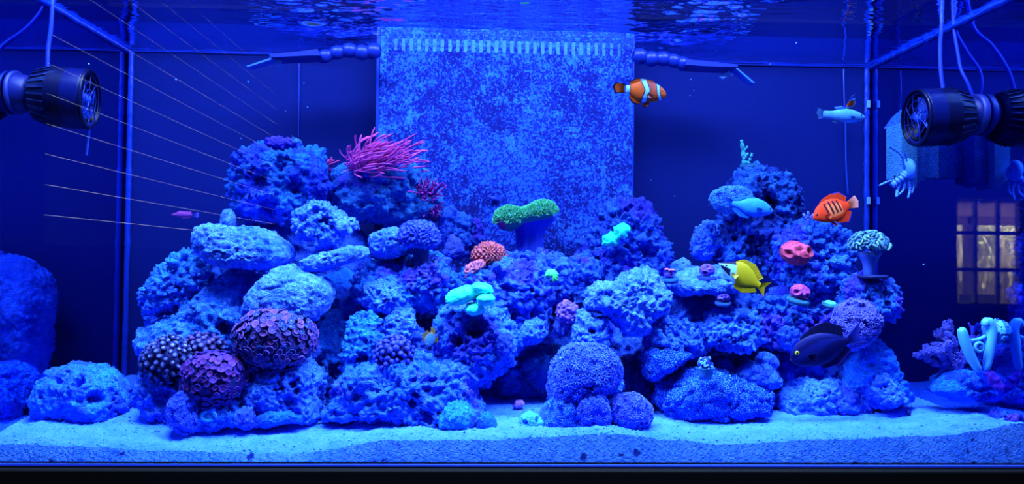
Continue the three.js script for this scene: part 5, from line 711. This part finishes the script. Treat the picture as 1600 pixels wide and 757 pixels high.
// ---------------------------------------------------------------- overflow box on the rear pane: slotted front, coated in algae and coralline specks
{
  const z = -0.346, x0 = at(590, 300, z).x, x1 = at(988, 300, z).x, top = WATER + 0.03, w = x1 - x0, t = thing('overflow_box', 'speckled overflow box with a row of slots along its top, on the rear pane', 'overflow box', V(0, 0, 0));
  const sh = new THREE.Shape([new THREE.Vector2(x0, 0.02), new THREE.Vector2(x1, 0.02), new THREE.Vector2(x1, top), new THREE.Vector2(x0, top)]), n = 30, r = rng(15);
  const s0 = at(618, 68, z), s1 = at(968, 73, z), mp = mpp(z), slotX = [];
  for (let k = 0; k < n; k++) { const x = lerp(s0.x, s1.x, k / (n - 1)), h = new THREE.Path(), a = 2.9 * mp, y0 = at(618, 76, z).y - 0.002 * k / n, y1 = y0 + 21 * mp; h.absarc(x, y1, a, 0, PI, false); h.absarc(x, y0, a, PI, 2 * PI, false); h.closePath(); sh.holes.push(h); slotX.push([x, y0]); }
  const g = new THREE.ExtrudeGeometry(sh, { depth: 0.005, bevelEnabled: false, curveSegments: 5 }).translate(0, 0, z - 0.005);
  // growth that coats the acrylic: irregular pale specks and clumps on darker film, one texel about a millimetre
  const W = 640, H = 900, d = new Uint8Array(W * H * 4), big = 0.62, lin = (c) => Math.pow(c, 1 / 2.2) * 255;
  for (let y = 0; y < H; y++) for (let x = 0; x < W; x++) {
    const X = x / W * w, Y = y / H * (top - 0.02), f = fbm(X * 26 + 4, Y * 26, 1.5, 3), wx = X + 0.0016 * noise(X * 260, Y * 260, 21), wy = Y + 0.0016 * noise(X * 260, Y * 260, 33), s = noise(wx * 330 + wy * 300, wy * 330 - wx * 300, 2) * 0.7 + noise(wx * 640 - wy * 420, wy * 640 + wx * 420, 5) * 0.6 + 0.25 * noise(wx * 170 + wy * 90, wy * 170 - wx * 90, 9);
    const clump = smooth(0.30, 0.55, fbm(X * 40 + 31, Y * 40, 7, 3) + 0.25 * noise(X * 300, Y * 300, 3) + 0.30 * smooth(0.05, 0.0, X) * smooth(0.4, 0.62, Y / 0.6));
    let c = mix3([0.0015, 0.004, 0.15], [0.003, 0.014, 0.36], smooth(-0.4, 0.4, f + 0.4 * s)); c = mix3(c, [0.012, 0.095, 0.92], smooth(0.06, 0.42, s + 0.9 * f) * 0.95); c = mix3(c, [0.022, 0.17, 0.95], clump * (0.55 + 0.45 * s));
    const o = (y * W + x) * 4; d[o] = lin(c[0]); d[o + 1] = lin(c[1]); d[o + 2] = lin(c[2]); d[o + 3] = 255;
  }
  const tex = new THREE.DataTexture(d, W, H); tex.colorSpace = THREE.SRGBColorSpace; tex.magFilter = tex.minFilter = THREE.LinearFilter; tex.needsUpdate = true;
  const gp = g.attributes.position, guv = g.attributes.uv; for (let i = 0; i < gp.count; i++) guv.setXY(i, (gp.getX(i) - x0) / w, (gp.getY(i) - 0.02) / (top - 0.02));
  part('front_panel', g, phys([1, 1, 1], 0.85, { map: tex, specularIntensity: 0.15 }), t, null, 'slotted front panel coated in pale specks');
  const sideMat = phys([0.004, 0.03, 0.5], 0.35, { specularIntensity: 0.6 });
  part('side_panel', box(0.006, top - 0.02, 0.07, x0 + 0.003, top / 2 + 0.01, z - 0.04), sideMat, t); part('side_panel', box(0.006, top - 0.02, 0.07, x1 - 0.003, top / 2 + 0.01, z - 0.04), sideMat, t);
  part('edge_strip', box(0.006, top - 0.02, 0.004, x0 - 0.002, top / 2 + 0.01, z - 0.002), M.silicone, t); part('edge_strip', box(0.0016, top - 0.02, 0.004, x1 + 0.0006, top / 2 + 0.01, z - 0.001), M.silicone, t);
  part('inner_wall', box(w - 0.012, 0.12, 0.004, (x0 + x1) / 2, WATER - 0.03, ZB + 0.004), std([0.03, 0.16, 0.7], 0.8), t, null, 'pale wall inside the box');
}
// ---------------------------------------------------------------- circulation pumps on the end panes
function pump(label, px, py, z, dir, wallX) {
  const s = mpp(z), t = thing('circulation_pump', label, 'pump', at(px, py, z)), R = 46 * s, Lh = 42 * s; turnTo(t, dir, V(1, 0, 0));
  const turn = (g) => g.rotateZ(-PI / 2); // lathes run along the pump's own x axis
  const hs = part('housing', turn(lathe([[0, -Lh], [R * 0.62, -Lh], [R * 0.80, -Lh * 0.86], [R * 0.97, -Lh * 0.35], [R, -Lh * 0.2], [R, Lh * 0.95], [R * 0.97, Lh], [R * 0.86, Lh], [R * 0.84, Lh * 0.5], [R * 0.3, Lh * 0.45], [0, Lh * 0.45]], 64)), M.blackPlastic, t, null, 'black round pump housing');
  part('collar', turn(lathe([[R * 1.0, Lh * 0.28], [R * 1.012, Lh * 0.3], [R * 1.012, Lh * 0.86], [R, Lh * 0.88]], 64)), phys([0.001, 0.0025, 0.05], 0.28, { specularIntensity: 0.25 }), hs, null, 'glossy blue collar');
  for (let k = 0; k < 26; k++) { const a = k / 26 * 2 * PI; const m = part('vent_rib', rbox(Lh * 0.62, R * 0.05, R * 0.06, R * 0.015), M.pumpRib ??= phys([0.001, 0.003, 0.05], 0.35, { specularIntensity: 0.3 }), hs); m.position.set(-Lh * 0.56, Math.cos(a) * R * 0.915, Math.sin(a) * R * 0.915); m.rotation.set(a, 0, 0); m.rotateZ(0.32); }
  let ring; for (const q of [0.34, 0.6, 0.84]) ring = part('guard_ring', new THREE.TorusGeometry(R * q, R * 0.018, 8, 48).rotateY(PI / 2), M.pumpGuard ??= phys([0.003, 0.012, 0.2], 0.35, { specularIntensity: 0.4 }), t, V(Lh * 0.93, 0, 0));
  for (let k = 0; k < 8; k++) { const a = k / 8 * 2 * PI; part('guard_bar', tube([V(0, 0, 0), V(Lh * 0.03, Math.cos(a + 0.25) * R * 0.45, Math.sin(a + 0.25) * R * 0.45), V(0, Math.cos(a) * R * 0.86, Math.sin(a) * R * 0.86)], R * 0.018, 6, 10), M.pumpGuard, ring); }
  const hub = part('hub', turn(lathe([[0, 0], [R * 0.26, 0], [R * 0.22, Lh * 0.42], [R * 0.1, Lh * 0.55], [0, Lh * 0.56]], 32)), M.pumpBlade ??= phys([0.01, 0.05, 0.5], 0.4, { specularIntensity: 0.4 }), t, V(Lh * 0.42, 0, 0), 'pale blue propeller hub');
  for (let k = 0; k < 5; k++) { const b = part('propeller_blade', rbox(R * 0.05, R * 0.52, R * 0.34, R * 0.02).translate(0, R * 0.48, 0), M.pumpBlade, hub, V(Lh * 0.24, 0, 0)); b.rotation.set(k / 5 * 2 * PI, 0.7, 0); }
  part('neck', turn(lathe([[0, -Lh * 1.75], [R * 0.6, -Lh * 1.75], [R * 0.66, -Lh * 1.6], [R * 0.62, -Lh * 1.2], [R * 0.5, -Lh * 0.98], [0, -Lh * 0.98]], 48)), phys([0.001, 0.004, 0.085], 0.45, { specularIntensity: 0.3 }), t, null, 'blue rubber neck');
  t.updateMatrixWorld(); const back = t.localToWorld(V(-Lh * 1.75, 0, 0)), gap = Math.abs(back.x - wallX);
  const mg = turn(lathe([[0, 0], [R * 0.68, 0], [R * 0.72, gap * 0.15], [R * 0.72, gap * 0.8], [R * 0.62, gap], [0, gap]], 48)); if (wallX > 0) mg.rotateY(PI);
  const m = part('magnet', mg, phys([0.003, 0.008, 0.12], 0.45, { specularIntensity: 0.4 }), t); m.quaternion.copy(t.quaternion.clone().invert()); m.position.copy(t.worldToLocal(V(wallX, back.y, back.z)));
  return t;
}
const cord = (name, label, pts, r, mat = M.cable, cat = 'cord') => whole(name, tube(pts.map(([x, y, z]) => at(x, y, z)), r, 10, 60), mat, label, cat);
pump('black circulation pump on the left end pane, its grille facing right', 97, 152, -0.088, V(1, -0.05, -0.12), XL + 0.001);
pump('black circulation pump on the right end pane, its grille facing left', 1470, 183, -0.10, V(-1, -0.06, -0.02), XR - 0.001);
cord('pump_cord', 'blue cord rising from the left circulation pump', [[74, 112, -0.09], [75, 80, -0.10], [80, 40, -0.14], [82, 4, -0.16], [84, -30, -0.16]], 0.0028);
cord('pump_cord', 'blue cord rising straight from the right circulation pump', [[1474, 142, -0.10], [1470, 110, -0.11], [1469, 70, -0.13], [1471, 44, -0.15], [1473, -20, -0.16]], 0.0028);
cord('magnet_cord', 'thin cord curving down to the neck of the right pump', [[1524, 160, -0.105], [1512, 130, -0.11], [1502, 110, -0.12], [1496, 80, -0.14], [1490, 40, -0.16], [1488, -20, -0.16]], 0.0024);
const clear = phys([0.012, 0.06, 0.6], 0.25, { transmission: 0.35, thickness: 0 });
cord('air_tube', 'thin clear tube hanging down the rear pane near the right corner', [[1318, 108, -0.41], [1319, 150, -0.408], [1321, 200, -0.41], [1322, 260, -0.409], [1325, 304, -0.41]], 0.0014, clear, 'tube');
cord('air_tube', 'faint thin line hanging down the rear pane left of the overflow', [[467, 82, -0.414], [467, 140, -0.414], [466, 215, -0.414]], 0.0008, clear, 'tube');
cord('clear_rod', 'pale slender probe hanging just right of the left pump', [[149, 122, -0.12], [144, 165, -0.12], [139, 205, -0.12], [135, 243, -0.12]], 0.0017, clear, 'probe');  // thin clear rod built along a pale streak
for (const [py, l] of [[163, 'upper'], [314, 'lower']]) { const p = at(1357, py, -0.405), t = thing('pane_clip', l + ' small white clip on the rear right corner seam', 'clip', p); part('plate', rbox(0.006, 0.013, 0.004, 0.001), std([0.10, 0.30, 0.85], 0.5), t); part('stud', new THREE.CylinderGeometry(0.0014, 0.0014, 0.006, 10).rotateX(PI / 2), std([0.05, 0.15, 0.6], 0.5), t, V(0, 0, -0.004)); }

// ---------------------------------------------------------------- return nozzles: ball segments ending in a flat fan
function nozzle(label, pts, flat, blade, fin) {
  const z = -0.30, s = mpp(z), t = thing('return_nozzle', label, 'nozzle', at(...pts[0], z)), o = t.position, m = phys([0.004, 0.016, 0.26], 0.35, { specularIntensity: 0.5 }), P = (p, dz = 0) => at(p[0], p[1], z + dz).sub(o);
  pts.forEach((p, k) => { const g = lathe([[0.55, -0.85], [0.8, -0.7], [1, -0.15], [1, 0.2], [0.86, 0.62], [0.6, 0.85], [0.5, 0.85], [0.5, -0.8]].map(([x, y]) => [x * 12.5 * s * (1 - 0.04 * k), y * 13 * s]), 28), b = part('ball_segment', g, m, t, P(p)); const q = pts[Math.min(k + 1, pts.length - 1)], a = pts[Math.max(0, k - 1)]; turnTo(b, P(q).sub(P(a))); });
  const fan = (list, w, name, mat) => { const sh = []; list.forEach(([x, y]) => sh.push(P([x, y]))); const pos = [], idx = []; for (const dz of [w, -w]) sh.forEach((p) => pos.push(p.x, p.y, p.z + dz)); const n = sh.length; for (let i = 1; i < n - 1; i++) idx.push(0, i, i + 1, n, n + i + 1, n + i); for (let i = 0; i < n; i++) { const j = (i + 1) % n; idx.push(i, n + i, j, j, n + i, n + j); } let g = new THREE.BufferGeometry(); g.setAttribute('position', new THREE.Float32BufferAttribute(pos, 3)); g.setIndex(idx); g = g.toNonIndexed(); g.computeVertexNormals(); part(name, g, mat, t); };
  fan(flat, 0.022, 'flat_fan', m); fan(blade, 0.012, 'lip', phys([0.02, 0.12, 0.75], 0.3)); fan(fin, 0.004, 'hinge', M.paleBlue);
}
nozzle('jointed return nozzle with a flat fan tip at the waterline left of the overflow', [[584, 80], [566, 82], [546, 79], [527, 82], [508, 88]], [[426, 90], [470, 86], [500, 82], [505, 92], [490, 92], [428, 95]], [[388, 106], [426, 93], [430, 95], [392, 107]], [[428, 95], [440, 95], [438, 105], [430, 102]]);
nozzle('jointed return nozzle with a flat fan tip at the waterline right of the overflow', [[1000, 88], [1018, 92], [1036, 92], [1052, 95], [1066, 99]], [[1068, 98], [1090, 100], [1146, 106], [1146, 110], [1090, 108], [1066, 106]], [[1144, 108], [1150, 110], [1176, 132], [1172, 132]], [[1122, 120], [1138, 111], [1144, 118], [1128, 124]]);

// ---------------------------------------------------------------- porous block with a hermit crab, right end pane
{
  const z = -0.19, t = thing('porous_block', 'rough pale porous block hanging behind the right pump', 'block', at(1430, 230, z)), P = (x, y, dz) => at(x, y, z).add(V(0, 0, dz)).sub(t.position);
  const hull = (front, d0, d1, name, mat) => { const n = front.length, pos = [], idx = []; for (const d of [d1, d0]) front.forEach(([x, y]) => { const p = P(x, y, d); pos.push(p.x, p.y, p.z); }); for (let i = 1; i < n - 1; i++) idx.push(0, i, i + 1, n, n + i + 1, n + i); for (let i = 0; i < n; i++) { const j = (i + 1) % n; idx.push(i, n + i, j, j, n + i, n + j); } let g = new THREE.BufferGeometry(); g.setAttribute('position', new THREE.Float32BufferAttribute(pos, 3)); g.setIndex(idx); g = g.toNonIndexed();
    const q = g.attributes.position, uv = []; for (let i = 0; i < q.count; i++) uv.push((q.getX(i) + q.getZ(i) * 0.6) * 1.4, (q.getY(i) + q.getZ(i) * 0.4) * 1.4); g.setAttribute('uv', new THREE.Float32BufferAttribute(uv, 2)); g.computeVertexNormals(); part(name, g, mat, t); };
  const pale = phys([0.07, 0.34, 0.97], 0.9, { bumpMap: pores, bumpScale: 0.012, specularIntensity: 0.12 }), dim = phys([0.02, 0.12, 0.8], 0.9, { bumpMap: pores, bumpScale: 0.012, specularIntensity: 0.12 });  // lit and dim copies of one block material, brightness put into the colours
  hull([[1390, 280], [1413, 296], [1414, 201], [1390, 198]], -0.01, 0.035, 'front_slab', pale);
  hull([[1391, 198], [1414, 201], [1428, 172], [1418, 168], [1404, 180]], -0.02, 0.032, 'bevelled_top', dim);
  hull([[1414, 290], [1434, 284], [1436, 176], [1426, 172], [1414, 200]], -0.03, 0.02, 'body_slab', dim);
  hull([[1436, 276], [1472, 278], [1472, 226], [1436, 226]], -0.03, -0.008, 'rear_slab', dim);
  hull([[1470, 250], [1500, 250], [1500, 200], [1470, 200]], -0.03, -0.012, 'magnet', M.trim);
}
{
  const z = -0.142, s = mpp(z), t = thing('hermit_crab', 'pale hermit crab with banded legs clinging under the porous block', 'crab', at(1420, 268, z)), P = (x, y, d = 0) => at(x, y, z + d).sub(t.position);
  const pts = [], N = 60; for (let k = 0; k <= N; k++) { const q = k / N, a = q * 3.2 * 2 * PI, R = 10.5 * s * (1 - q) ** 1.1; pts.push(V((q * 16 - 2) * s, Math.cos(a) * R + 2 * s, Math.sin(a) * R)); }
  const g = tube(pts, (q) => 8.5 * s * (1 - q) ** 1.05 + 0.4 * s, 12, 110), uv = g.attributes.uv; part('shell', paint(g, (x, y, w, i) => mix3([0.03, 0.16, 0.85], [0.10, 0.34, 0.92], smooth(-0.2, 0.4, Math.sin(uv.getX(i) * 2 * PI * 3)))), M.tissue, t, null, 'spiral shell');
  const banded = (geo) => { const u = geo.attributes.uv; return paint(geo, (x, y, w, i) => (Math.sin(u.getY(i) * 44) > 0 ? [0.10, 0.32, 0.95] : [0.012, 0.05, 0.55])); };
  const body = tube([P(1424, 262), P(1414, 274), P(1402, 284), P(1394, 290)], (q) => (7.5 - 2.5 * q) * s, 12, 20); part('body', banded(body), M.tissue, t);
  for (const [a, b, c, r] of [[[1400, 282], [1388, 284], [1374, 290], 2.4], [[1404, 286], [1402, 300], [1401, 308], 3.6], [[1412, 280], [1412, 296], [1404, 305], 2.6], [[1418, 280], [1422, 294], [1419, 310], 2.8], [[1424, 278], [1428, 290], [1425, 302], 2.2]]) part('leg', banded(tube([P(...a), P(...b), P(...c)], (q) => r * s * (1 - 0.45 * q), 8, 22)), M.tissue, t);
  for (const [a, b, c] of [[[1414, 266], [1408, 244], [1390, 230]], [[1420, 262], [1416, 248], [1414, 240]]]) part('antenna', tube([P(...a, 0.006), P(...b, 0.008), P(...c, 0.008)], 0.9 * s, 6, 16), M.cable, t);
  for (const [x, y] of [[1398, 276], [1405, 274]]) part('eye', new THREE.SphereGeometry(1.6 * s, 10, 8), M.blackPlastic, t, P(x, y, 0.009));
}
// ---------------------------------------------------------------- feeding clip with a sheet of seaweed, right end pane
{
  const z = -0.05, s = mpp(z), t = thing('feeding_clip', 'white plastic spring clip holding a seaweed sheet on the right end pane', 'clip', at(1530, 545, z)), P = (x, y, d = 0) => at(x, y, z + d).sub(t.position), white = std([0.06, 0.36, 0.88], 0.45), deep = std([0.02, 0.12, 0.6], 0.5);
  const arm = (pts, d, r0) => { const g = tube(pts.map(([x, y]) => P(x, y, d)), (q) => r0 * s * (0.8 + 0.35 * Math.sin(q * PI * 0.8 + 0.6)) * Math.sqrt(Math.max(0.02, 1 - Math.abs(2 * q - 1) ** 14)), 14, 60); return g; };
  part('clip_arm', arm([[1502, 512], [1508, 536], [1519, 562], [1531, 582]], 0.003, 7.2), white, t); part('clip_arm', arm([[1537, 512], [1543, 503], [1549, 512], [1547, 540], [1541, 580]], 0.0, 7.2), white, t);
  part('spring_ring', new THREE.TorusGeometry(6.5 * s, 2.8 * s, 10, 28), white, t, P(1530, 543, 0.006)); part('pivot', new THREE.CylinderGeometry(3 * s, 3 * s, 10 * s, 16).rotateX(PI / 2), deep, t, P(1530, 543, 0.004));
  part('bridge', tube([P(1517, 533), P(1528, 531), P(1540, 526)], 3.2 * s, 8, 10), white, t);
  const puck = part('suction_body', lathe([[0, -14], [16, -14], [20, -10], [20, 8], [14, 16], [0, 18]].map(([x, y]) => [x * s * 1.05, y * s * 0.8]), 40).rotateZ(PI / 2), deep, t, P(1556, 520, -0.012)); puck.name = 'suction_body';
  const r = rng(19); for (let k = 0; k < 26; k++) { const a = r() * 2 * PI, b = r() * 21 - 10, q = b > 7 ? 20 - (b - 7) * 0.9 : 20; const m = part('pale_patch', rbox(9 * s * (0.7 + 0.6 * r()), 3 * s, 9 * s * (0.7 + 0.6 * r()), 1.2 * s), white, t, P(1556, 520, -0.012).add(V(-b * s, Math.sin(a) * q * 1.05 * s, Math.cos(a) * q * 1.05 * s))); turnTo(m, V(b > 8 ? -0.6 : 0, Math.sin(a), Math.cos(a))); m.rotateY(r() * 3); }
  part('suction_stem', lathe([[0, 0], [12, 0], [15, 40], [0, 40]].map(([x, y]) => [x * s, y * s]), 28).rotateZ(-PI / 2), M.trim, t, P(1566, 522, -0.012));
  const leaf = blob([1538, 584, 1548, 578, 1562, 590, 1572, 606, 1568, 616, 1556, 610, 1544, 600], z + 0.002, 0.003, 'flesh', { detail: 20, tint: (x, y, w, X, Y, Z) => mix3([0.05, 0.012, 0.40], [0.09, 0.02, 0.52], clamp(0.5 + 0.7 * noise(X * 300, Y * 300, 2))), relief: (x, y, w, X, Y, Z) => 0.0008 * noise(X * 200, Y * 200, 1) });
  whole('seaweed_sheet', leaf.g, M.tissue, 'dark purple seaweed sheet hanging from the white feeding clip', 'seaweed').position.copy(leaf.c);
}
// drifting specks in the water
{ const r = rng(99), inst2 = new THREE.InstancedMesh(new THREE.IcosahedronGeometry(0.0009, 1), std([0.06, 0.25, 0.9], 0.8), 46), m = new THREE.Matrix4(); for (let k = 0; k < 46; k++) { const s = 0.4 + r() * 0.9; m.makeScale(s, s, s).setPosition(lerp(XL + 0.03, XR - 0.03, r()), 0.2 + r() * 0.38, -0.03 - r() * 0.34); inst2.setMatrixAt(k, m); } inst2.name = 'drifting_specks'; tag(inst2, 'tiny pale specks drifting in the water', 'specks', null, 'stuff'); scene.add(shadows(inst2)); }

renderer.render(scene, camera);
